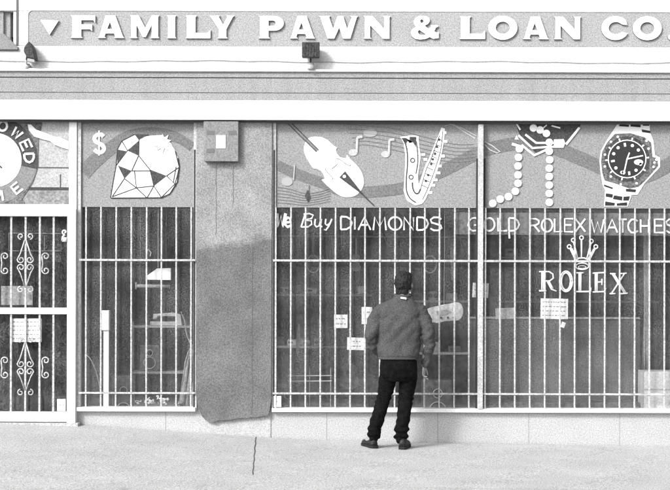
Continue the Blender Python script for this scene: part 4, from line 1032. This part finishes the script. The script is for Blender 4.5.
# things hung from the rail on the back of the wide window
rail = thing('hanging_rail', 'thin dark rail high behind the wide window carrying hung tools', 'rail', lv(370, 236, 1.3))
bm = bmesh.new(); tube(bm, [lv(276, 236, 1.3), lv(470, 236.6, 1.3)], .012, 8); finish(bm, 'rod', M['mid'], rail)
for k in range(3):
    bm = bmesh.new(); x = 282 + 92 * k; tube(bm, [lv(x, 236, 1.3), lv(x, 122, 1.3)], .004, 5); finish(bm, 'hanger', M['mid'], rail)
hung = [('violin', 292, 'hung next to the pier above the long shelf', 'dark'), ('tennis_racket', 313, 'hung second from the pier above the long shelf', 'grey'), ('hand_saw', 334, 'hung above the upper white card', 'grey'), ('violin', 356, 'hung just left of his head', 'grey'), ('tennis_racket', 430, 'hung above the pale guitar', 'dark'), ('hand_saw', 452, 'hung closest to the mullion', 'dark')]
for nm, x, wh, tone in hung:
    y = 1.28; m_ = mm_[tone]
    t = thing(nm, f'{tone} {nm.replace("_", " ")} {wh}', nm.replace('_', ' '), lv(x, 262, y), 'things hung from the window rail')
    if nm == 'violin':
        L = [(0,12),(-4.6,11),(-6,7),(-5,3),(-3.4,1),(-3.4,-2),(-4.8,-4),(-4.6,-8),(-2,-10.4),(2,-10.4),(4.6,-8),(4.8,-4),(3.4,-2),(3.4,1),(5,3),(6,7),(4.6,11)]
        prof('body', [(x + a * .8, 262 + b * .8) for a, b in L], y, .04, m_, t, .004); prof('neck', [(x - .7, 254), (x + .7, 254), (x + .6, 238), (x - .6, 238)], y - .006, .02, M['pale'], t, 0)
    elif nm == 'tennis_racket':
        q = arc(x, 264, 6.4, 8.6, 0, 360, 24); bm = bmesh.new(); tube(bm, [lv(*p, y) for p in q], .009, 6); finish(bm, 'hoop', M['pale'], t, True)
        bm = bmesh.new()
        for d in range(-4, 5, 2): h_ = 8.6 * math.sqrt(1 - (d / 6.4) ** 2); tube(bm, [lv(x + d, 264 - h_, y), lv(x + d, 264 + h_, y)], .002, 4)
        for d in range(-6, 7, 2): h_ = 6.4 * math.sqrt(1 - (d / 8.6) ** 2); tube(bm, [lv(x - h_, 264 + d, y), lv(x + h_, 264 + d, y)], .002, 4)
        finish(bm, 'strings', M['mid'], t); bm = bmesh.new(); tube(bm, [lv(x, 255.4, y), lv(x, 238, y)], .016, 8); finish(bm, 'handle', m_, t)
    else:
        prof('blade', [(x - 2, 246), (x + 2, 246), (x + 1.4, 280), (x - .6, 280)], y, .006, M['mid'], t, 0); prof('handle', [(x - 3.4, 238), (x + 3.4, 238), (x + 2.6, 247), (x - 2.6, 247)], y - .01, .03, m_, t, .004)
# low rack and trinket trays
t = thing('wire_rack', 'low thin pale wire rack near the bottom of the wide window beside the pier', 'rack', lv(310, 400, .4))
for yy in (376, 381.4):
    bm = bmesh.new(); tube(bm, [lv(288, yy, .35), lv(332, yy - .4, .35)], .006, 6); finish(bm, 'rack_rail', M['pale'], t)
for x in (289, 310, 331):
    bm = bmesh.new(); tube(bm, [lv(x, 368, .355), lv(x, 424, .355)], .006, 6); finish(bm, 'upright', M['mid'], t)
t = thing('trinket_tray', 'tray heaped with pale trinkets low in the narrow window', 'tray', lv(158, 408, .15))
rectbox('tray', 134, 405.6, 180, 409, .08, .4, M['wood'], t)
for k in range(26):
    bm = bmesh.new(); x = rn.uniform(137, 177); yy = rn.uniform(0, 1); p = lv(x, 405 - rn.uniform(0, 8) * (1 - abs(x - 158) / 30), .1 + .2 * yy)
    if k % 3: tube(bm, spline([p + Vector((rn.uniform(-.03, .03), 0, rn.uniform(-.02, .03))) for _ in range(4)], 4), .005, 5)
    else: blob(bm, p, .014, .012, .012, 8, 6)
    finish(bm, 'trinket', M['pale'] if k % 2 else M['pwhite'], t, True)
# pale box display at right foot
t = thing('display_box', 'large pale carton standing in the bottom right corner of the wide window', 'carton', lv(665, 408, .15))
rectbox('carton', 644.6, 370.6, 700, 411, .05, .35, M['pale'], t, bevel=.004)
rectbox('tape', 644.4, 388, 700, 389.4, .047, .05, M['mid'], t)
bm = bmesh.new(); g = []
for (py_, a, b) in ((212, 643, 650), (260, 643.4, 649), (310, 644, 648.4), (345, 643, 649), (369, 642.6, 650)):
    g.append([bm.verts.new(lv(a + (b - a) * k / 8, py_, .5 + .02 * math.sin(k * 1.9))) for k in range(9)])
for i in range(4):
    for k in range(8): bm.faces.new((g[i][k], g[i][k+1], g[i+1][k+1], g[i+1][k]))
o = finish(bm, 'hanging_curtain', M['mid'], None, True); o.modifiers.new('s', 'SOLIDIFY').thickness = .006
tag(o, 'narrow grey curtain strip hanging above the pale carton', 'curtain')

# ---------------------------------------------------------------- unseen building added across the street to darken the glass reflections
OB = thing('added_street_building', 'low dark brick building added unseen across the street to darken the shop glass reflections', 'building', (0, -27, -.2))
M['brick'] = mat('added_dark_brick', .10, .9, .1, 20, .3, .6)
bm = bmesh.new()
for x0, x1, h in ((-24, -9, 4.2), (-8.6, -1.2, 5.2), (-.8, 9, 4.4), (9.4, 24, 5.6)): box(bm, (x0, -33, -.5), (x1, -27, h))
finish(bm, 'wall', M['brick'], OB)
M['shopfront'] = mat('added_pale_shopfront', .45, .6)
for x in (-20, -15, -6, -3, 2, 6, 12, 17): rectw = bmesh.new(); box(rectw, (x - 1.1, -27.06, .8), (x + 1.1, -26.99, 2.8)); finish(rectw, 'window', M['shopfront'] if x in (-6, 2, 12) else M['dark'], OB)
bm = bmesh.new(); box(bm, (-1.15, -27.04, -.4), (-.85, -26.9, 5.4)); finish(bm, 'added_building_downpipe', M['shopfront'], OB)

# ---------------------------------------------------------------- the man
YM = -.55
PS = (D + YM) / D / 100
def P3(px, py, dy=0): q = at(px, py, YM); return Vector((q.x, YM + dy, q.z))
def remesh(bm, name, m, parent, vox, smooth=6, disp=None, fac=.5):
    me = bpy.data.meshes.new('tmp'); bmesh.ops.recalc_face_normals(bm, faces=bm.faces); bm.to_mesh(me); bm.free()
    o = bpy.data.objects.new('tmp', me); COL.objects.link(o)
    r = o.modifiers.new('r', 'REMESH'); r.mode = 'VOXEL'; r.voxel_size = vox; r.use_smooth_shade = True
    if smooth: s = o.modifiers.new('s', 'SMOOTH'); s.factor = fac; s.iterations = smooth
    dg = bpy.context.evaluated_depsgraph_get(); out = bpy.data.meshes.new_from_object(o.evaluated_get(dg)); bpy.data.objects.remove(o)
    if disp:
        out.update(); nn = [v.normal.copy() for v in out.vertices]
        for v, n_ in zip(out.vertices, nn): v.co = v.co + n_ * disp(v.co)
    out.name = name; out.materials.clear(); out.materials.append(m)
    for p in out.polygons: p.use_smooth = True
    ob = bpy.data.objects.new(name, out); COL.objects.link(ob)
    if parent: ob.parent = parent
    return ob
def limb(bm, pts, radii, seg=16, ell=None):
    """closed tapered tube with rounded ends through pts; ell = y radius factor"""
    P = spline(pts, 5); n = len(pts)
    rs = []
    for i in range(n - 1):
        for k in range(5): rs.append(radii[i] + (radii[i+1] - radii[i]) * k / 5)
    rs.append(radii[-1])
    tube(bm, P, 0, seg, ell or 1.0, radii=rs)
    blob(bm, P[0], rs[0] * .98, rs[0] * .98 * (ell or 1), rs[0] * .98, 12, 8); blob(bm, P[-1], rs[-1] * .98, rs[-1] * .98 * (ell or 1), rs[-1] * .98, 12, 8)
def loft(bm, rings, seg=24, sq=2.4):
    """stack of superellipse rings (centre, rx, ry) in horizontal planes"""
    rr = []
    for c, rx, ry in rings:
        ring = []
        for k in range(seg):
            a = 2 * PI * k / seg; ca, sa = math.cos(a), math.sin(a)
            ring.append(bm.verts.new((c.x + rx * abs(ca) ** (2/sq) * (1 if ca > 0 else -1), c.y + ry * abs(sa) ** (2/sq) * (1 if sa > 0 else -1), c.z)))
        rr.append(ring)
    for i in range(len(rr) - 1):
        for k in range(seg): bm.faces.new((rr[i][k], rr[i][(k+1) % seg], rr[i+1][(k+1) % seg], rr[i+1][k]))
    bm.faces.new(rr[0]); bm.faces.new(rr[-1])
foot = P3(388, 445)
MAN = thing('person', 'man in grey jacket and black trousers standing with his back turned, looking into the window', 'person', foot)
TURN = R(-27)          # head turned to his right-front (towards +x)
rotH = Matrix.Rotation(TURN, 3, 'Z')
HC = P3(404.6, 283.4, .02)
def hd(x, y, z): return HC + rotH @ Vector((x, y, z))     # local head: +y is where he looks
# body: head, neck, trunk, arms with hands, legs
bm = bmesh.new()
blob(bm, hd(0, -.012, .018), .073, .092, .088, 24, 16, rotH)          # skull
blob(bm, hd(0, .022, -.035), .056, .066, .075, 20, 14, rotH)          # face
blob(bm, hd(0, .062, -.088), .024, .022, .018, 12, 8, rotH)           # chin
blob(bm, hd(0, .090, .012), .045, .014, .014, 12, 8, rotH)            # brow
limb(bm, [hd(0, .090, .008), hd(0, .106, -.016), hd(0, .108, -.028)], [.009, .012, .013], 10)   # nose
blob(bm, hd(0, .088, -.052), .023, .010, .006, 12, 6, rotH); blob(bm, hd(0, .086, -.062), .020, .010, .006, 12, 6, rotH)
for s in (-1, 1):
    blob(bm, hd(s * .045, .062, -.022), .018, .018, .02, 12, 8, rotH)     # cheek
    e = bmesh.ops.create_uvsphere(bm, u_segments=12, v_segments=10, radius=1)
    for q in e['verts']: q.co = hd(s * .074 + q.co.x * .010, -.006 + q.co.y * .019, -.012 + q.co.z * .031)
    blob(bm, hd(s * .030, .081, -.004), .015, .010, .010, 10, 8, rotH)
limb(bm, [P3(404, 290, .0), P3(402.4, 299, -.01), P3(401, 306, -.01)], [.056, .058, .068], 16)
loft(bm, [(P3(401, 304, 0), .11, .08), (P3(400, 311, 0), .17, .10), (P3(399, 330, 0), .165, .11), (P3(398, 350, 0), .14, .10), (P3(398, 366, 0), .16, .11), (P3(398, 376, 0), .14, .10)])
limb(bm, [P3(418, 313), P3(426, 335, -.02), P3(425.6, 352, .02), P3(424.4, 366, .05)], [.05, .042, .034, .026], 14)
limb(bm, [P3(380, 313), P3(371.6, 335, -.05), P3(377, 348, .06), P3(383, 358, .15)], [.05, .042, .034, .026], 14)
limb(bm, [P3(389, 370), P3(384.4, 398, .03), P3(379, 420, .0), P3(375, 435, -.01)], [.075, .052, .045, .035], 14)
limb(bm, [P3(407.6, 370), P3(406, 398, .03), P3(403, 420, 0), P3(401.4, 437, -.01)], [.075, .052, .045, .035], 14)
def hand(w, dirv_, side, thumb, curl):
    """w wrist, dirv_ pointing to the fingers, side = across the knuckles, thumb = sign along side"""
    d = dirv_.normalized(); s = side.normalized(); n = d.cross(s).normalized()
    pc = w + d * .045
    rot = Matrix((s, n, d)).transposed()
    blob(bm, w + d * .012, .026, .018, .03, 14, 10, rot); blob(bm, pc, .040, .015, .048, 16, 12, rot)
    Ls = [.066, .076, .071, .056]
    for k in range(4):
        off = (k - 1.5) * .0205 * thumb * -1
        b = w + d * (.082 - abs(k - 1.4) * .004) + s * off
        L = Ls[k]; c = curl + k * .10
        j = [b - d * .012, b]; ang = 0; p = b
        for q, fr in enumerate((.42, .32, .26)):
            ang += c * (1, 1.1, .8)[q]; p = p + (d * math.cos(ang) + n * math.sin(ang)) * L * fr; j.append(p)
        limb(bm, j, [.0088, .0088, .0082, .0075, .0066], 8)
    t0 = w + d * .022 + s * .026 * thumb; t1 = t0 + (d * .6 + s * .75 * thumb + n * .25) * .034; t2 = t1 + (d * .9 + s * .25 * thumb + n * .35) * .028; t3 = t2 + (d + n * .4) * .022
    limb(bm, [t0 - d * .01, t0, t1, t2, t3], [.012, .0125, .0105, .0095, .008], 8)
# right hand hangs, palm towards the thigh, thumb forward (+y)
hand(P3(424.4, 366, .05), Vector((-.10, .10, -1)), Vector((.35, 1, .05)), 1, .32)
# left hand slipped into the front pocket
hand(P3(383, 358, .15), Vector((.45, -.02, -1)), Vector((1, .5, .3)), 1, .2)
for s_, (ax, ay, dx) in ((-1, (374, 437, -.07)), (1, (401.4, 439, .02))):
    limb(bm, [P3(ax, ay, -.02), P3(ax, ay, .0) + Vector((dx * .6, .06, -.03)), P3(ax, ay, 0) + Vector((dx, .15, -.045))], [.034, .034, .026], 12)
body = remesh(bm, 'body', M['skin'], MAN, .0042, 3)
for s in (-1, 1):
    bm = bmesh.new(); blob(bm, hd(s * .030, .0865, -.004), .012, .0075, .0062, 10, 8, rotH); finish(bm, 'eye', M['eye'], MAN, True)
    bm = bmesh.new(); blob(bm, hd(s * .030, .0925, -.004), .0045, .003, .0045, 8, 6, rotH); finish(bm, 'pupil', M['sole'], MAN, True)
bm = bmesh.new()
for s in (-1, 1): limb(bm, [hd(s * .016, .100, .014), hd(s * .030, .098, .018), hd(s * .046, .086, .014)], [.003, .004, .003], 6)
finish(bm, 'eyebrows', M['hair'], MAN, True)
bm = bmesh.new(); limb(bm, [hd(-.02, .094, -.057), hd(0, .100, -.0565), hd(.02, .094, -.057)], [.002, .0026, .002], 6); finish(bm, 'lips', mat('lips', .2, .6), MAN, True)
# hair: thick cap over crown, back and sides, leaving the face and ears
bm = bmesh.new()
blob(bm, hd(0, -.030, .012), .085, .092, .106, 28, 20, rotH)
blob(bm, hd(0, -.052, -.066), .064, .045, .066, 20, 14, rotH)
blob(bm, hd(0, .046, .078), .054, .040, .034, 16, 10, rotH)
for i in range(70):
    th_ = rn.uniform(0, 2 * PI); e = math.asin(rn.uniform(-.75, 1))
    lx, ly, lz = math.cos(th_) * math.cos(e) * .078, -.030 + math.sin(th_) * math.cos(e) * .086, .012 + math.sin(e) * .100
    if ly > .02 and lz < .07: continue
    blob(bm, hd(lx, ly, lz), rn.uniform(.010, .017), rn.uniform(.010, .017), rn.uniform(.012, .02), 8, 6)
def hdisp(c): return .005 * noise.noise(Vector((c.x * 60, c.y * 60, c.z * 28))) + .004 * noise.noise(Vector((c.x * 150, c.y * 150, c.z * 60)))
hair = remesh(bm, 'hair', M['hair'], MAN, .0038, 1, hdisp)
# jacket
bm = bmesh.new()
loft(bm, [(P3(402.8, 294.4, .0), .066, .066), (P3(402.4, 297.6, -.005), .080, .078), (P3(401.4, 300.8, -.005), .128, .095), (P3(400.2, 305.4, -.005), .184, .112), (P3(399.8, 309.6, -.005), .212, .12), (P3(399.6, 316, -.005), .222, .128), (P3(399.4, 328, 0), .218, .138), (P3(399, 341, 0), .205, .14), (P3(398.6, 350, 0), .205, .145), (P3(398.4, 355.4, 0), .198, .142), (P3(398.2, 358.6, 0), .178, .128)], 32, 2.5)
limb(bm, [P3(413, 308.6, -.005), P3(420.6, 314, -.01), P3(427.4, 330, -.03), P3(429, 341, -.02), P3(427.6, 354, .025), P3(425.4, 364, .045)], [.072, .076, .066, .058, .052, .041], 18)
limb(bm, [P3(386, 308.6, -.005), P3(378.4, 314, -.01), P3(371.8, 330, -.05), P3(371, 339, -.04), P3(376, 348, .05), P3(382, 356, .13)], [.072, .076, .066, .058, .052, .045], 18)
def jd(c):
    f = .007 * noise.noise(Vector((c.x * 9, c.y * 9, c.z * 12))) + .002 * noise.noise(c * 40)
    f += .006 * (abs(noise.noise(Vector((c.x * 13 + c.z * 5, c.y * 6, c.z * 7 - c.x * 4)))) - .2)
    # diagonal pull folds across the back and rings at the elbows
    f += .010 * math.sin((c.x * .9 - c.z * 1.0) * 40 + 3 * noise.noise(c * 5)) * max(0, noise.noise(c * 4 + Vector((3, 1, 2))) + .25)
    f += .012 * noise.noise(Vector((c.x * 10 + c.z * 8, c.y * 10, c.z * 22 - c.x * 14))) * min(1, max(0, (abs(c.x - P3(399, 0).x) - .12) / .1))
    return f
jk = remesh(bm, 'jacket', M['jacket'], MAN, .0075, 6, jd)
bm = bmesh.new()   # collar roll and hem band
P = [P3(402.8, 295.2, 0) + Vector((.074 * math.cos(a), .072 * math.sin(a), .012 * math.sin(a))) for a in [2*PI*i/24 for i in range(25)]]
tube(bm, P, .014, 8); finish(bm, 'collar', M['jacket'], jk, True)
bm = bmesh.new(); P = [P3(398.2, 358, 0) + Vector((.182 * abs(math.cos(a))**.85 * (1 if math.cos(a) > 0 else -1), .132 * abs(math.sin(a))**.85 * (1 if math.sin(a) > 0 else -1), .0)) for a in [2*PI*i/40 for i in range(41)]]
tube(bm, P, .012, 8); finish(bm, 'hem_band', M['jacket'], jk, True)
bm = bmesh.new(); a = P3(400, 294.8, -.088); b = P3(406.2, 297.2, -.088)
q = [P3(400.2, 296.8, -.094), P3(405.8, 297.6, -.094), P3(405.6, 299.3, -.099), P3(400, 298.5, -.099)]
vv = [bm.verts.new(p + Vector((0, -.01, 0))) for p in q] + [bm.verts.new(p + Vector((0, .012, 0))) for p in q]
for f in ((0,1,2,3),(4,5,6,7),(0,1,5,4),(1,2,6,5),(2,3,7,6),(3,0,4,7)): bm.faces.new([vv[i] for i in f])
finish(bm, 'neck_label', M['pwhite'], jk)
# trousers
bm = bmesh.new()
loft(bm, [(P3(398.2, 352, 0), .16, .115), (P3(398.2, 360, 0), .172, .125), (P3(398.4, 368, -.01), .180, .135), (P3(398.6, 376, -.01), .176, .13), (P3(398.4, 381, 0), .14, .10)], 28, 2.4)
limb(bm, [P3(389, 370, 0), P3(387, 382, .01), P3(384.2, 396, .02), P3(379.6, 412, .0), P3(375.4, 425, -.01), P3(373.4, 434, -.01)], [.092, .084, .070, .064, .064, .068], 18)
limb(bm, [P3(408, 370, 0), P3(407.6, 382, .01), P3(406, 396, .02), P3(403.8, 412, 0), P3(401.8, 426, -.01), P3(400.6, 436, -.01)], [.090, .084, .074, .066, .062, .066], 18)
KF = [P3(373.6, 430.5), P3(400.8, 433)]
def td(c):
    f = .006 * noise.noise(Vector((c.x * 12, c.y * 12, c.z * 7))) + .004 * noise.noise(c * 30)
    low = max(0, min(1, (.32 - (c.z - foot.z)) / .18))
    f += .020 * low * noise.noise(Vector((c.x * 8, c.y * 8, c.z * 26))) + .006 * low * math.sin(c.z * 80 + 6 * noise.noise(c * 8))
    kz = P3(0, 397).z; f += .005 * math.exp(-((c.z - kz) / .07) ** 2) * math.sin(c.z * 110 + c.x * 60)
    return f
remesh(bm, 'trousers', M['trouser'], MAN, .0075, 4, td)
# shoes standing on the paving
def shoe(heel, ang, L=.285):
    o = bmesh.new(); r = Matrix.Rotation(ang, 3, 'Z')
    sect = [(0, .030, .062), (.03, .038, .085), (.09, .039, .090), (.14, .043, .072), (.19, .049, .056), (.24, .045, .046), (.275, .026, .034)]
    rings = []
    for (yy, hw, hh) in sect:
        ring = []
        for k in range(14):
            a = PI * k / 13; ring.append(o.verts.new(heel + r @ Vector((hw * math.cos(a), yy, .022 + hh * max(0.0, math.sin(a)) ** .8))))
        rings.append(ring)
    for i in range(len(rings) - 1):
        for k in range(13): o.faces.new((rings[i][k], rings[i][k+1], rings[i+1][k+1], rings[i+1][k]))
        o.faces.new((rings[i][0], rings[i+1][0], rings[i+1][13], rings[i][13]))
    o.faces.new(rings[0]); o.faces.new(rings[-1])
    sh = finish(o, 'shoe', M['shoe'], MAN, True)
    o = bmesh.new(); out = []
    for (yy, hw) in ((-.012, .022), (0, .036), (.04, .042), (.12, .042), (.19, .053), (.25, .046), (.285, .022)): out.append((hw, yy))
    ol = [(x, y) for x, y in out] + [(-x, y) for x, y in out[::-1]]
    A = [o.verts.new(heel + r @ Vector((x, y, 0))) for x, y in ol]; Bv = [o.verts.new(heel + r @ Vector((x, y, .026))) for x, y in ol]
    o.faces.new(A); o.faces.new(Bv)
    for i in range(len(ol)): o.faces.new((A[i], A[(i+1) % len(ol)], Bv[(i+1) % len(ol)], Bv[i]))
    finish(o, 'sole', M['sole'], sh)
    o = bmesh.new()
    for k in range(4):
        yy = .10 + k * .022; tube(o, [heel + r @ Vector((-.018, yy, .108 - k * .009)), heel + r @ Vector((.018, yy + .006, .108 - k * .009))], .0035, 6)
    finish(o, 'laces', M['sole'], sh)
def on_ground(px, py):
    q = P3(px, py); return Vector((q.x, q.y, ground_z(q.x, q.y) + .002))
hl = on_ground(374.5, 444); hr_ = on_ground(401.6, 447)
shoe(hl + Vector((0, -.05, 0)), R(20)); shoe(hr_ + Vector((0, -.09, 0)), R(-12))
print('feet', hl, P3(373, 444), hr_, P3(401.6, 447))
settle()
for o in bpy.data.objects:
    if o.parent is None and o.type == 'MESH' and 'label' not in o.keys() and 'kind' not in o.keys(): print('UNTAGGED', o.name)
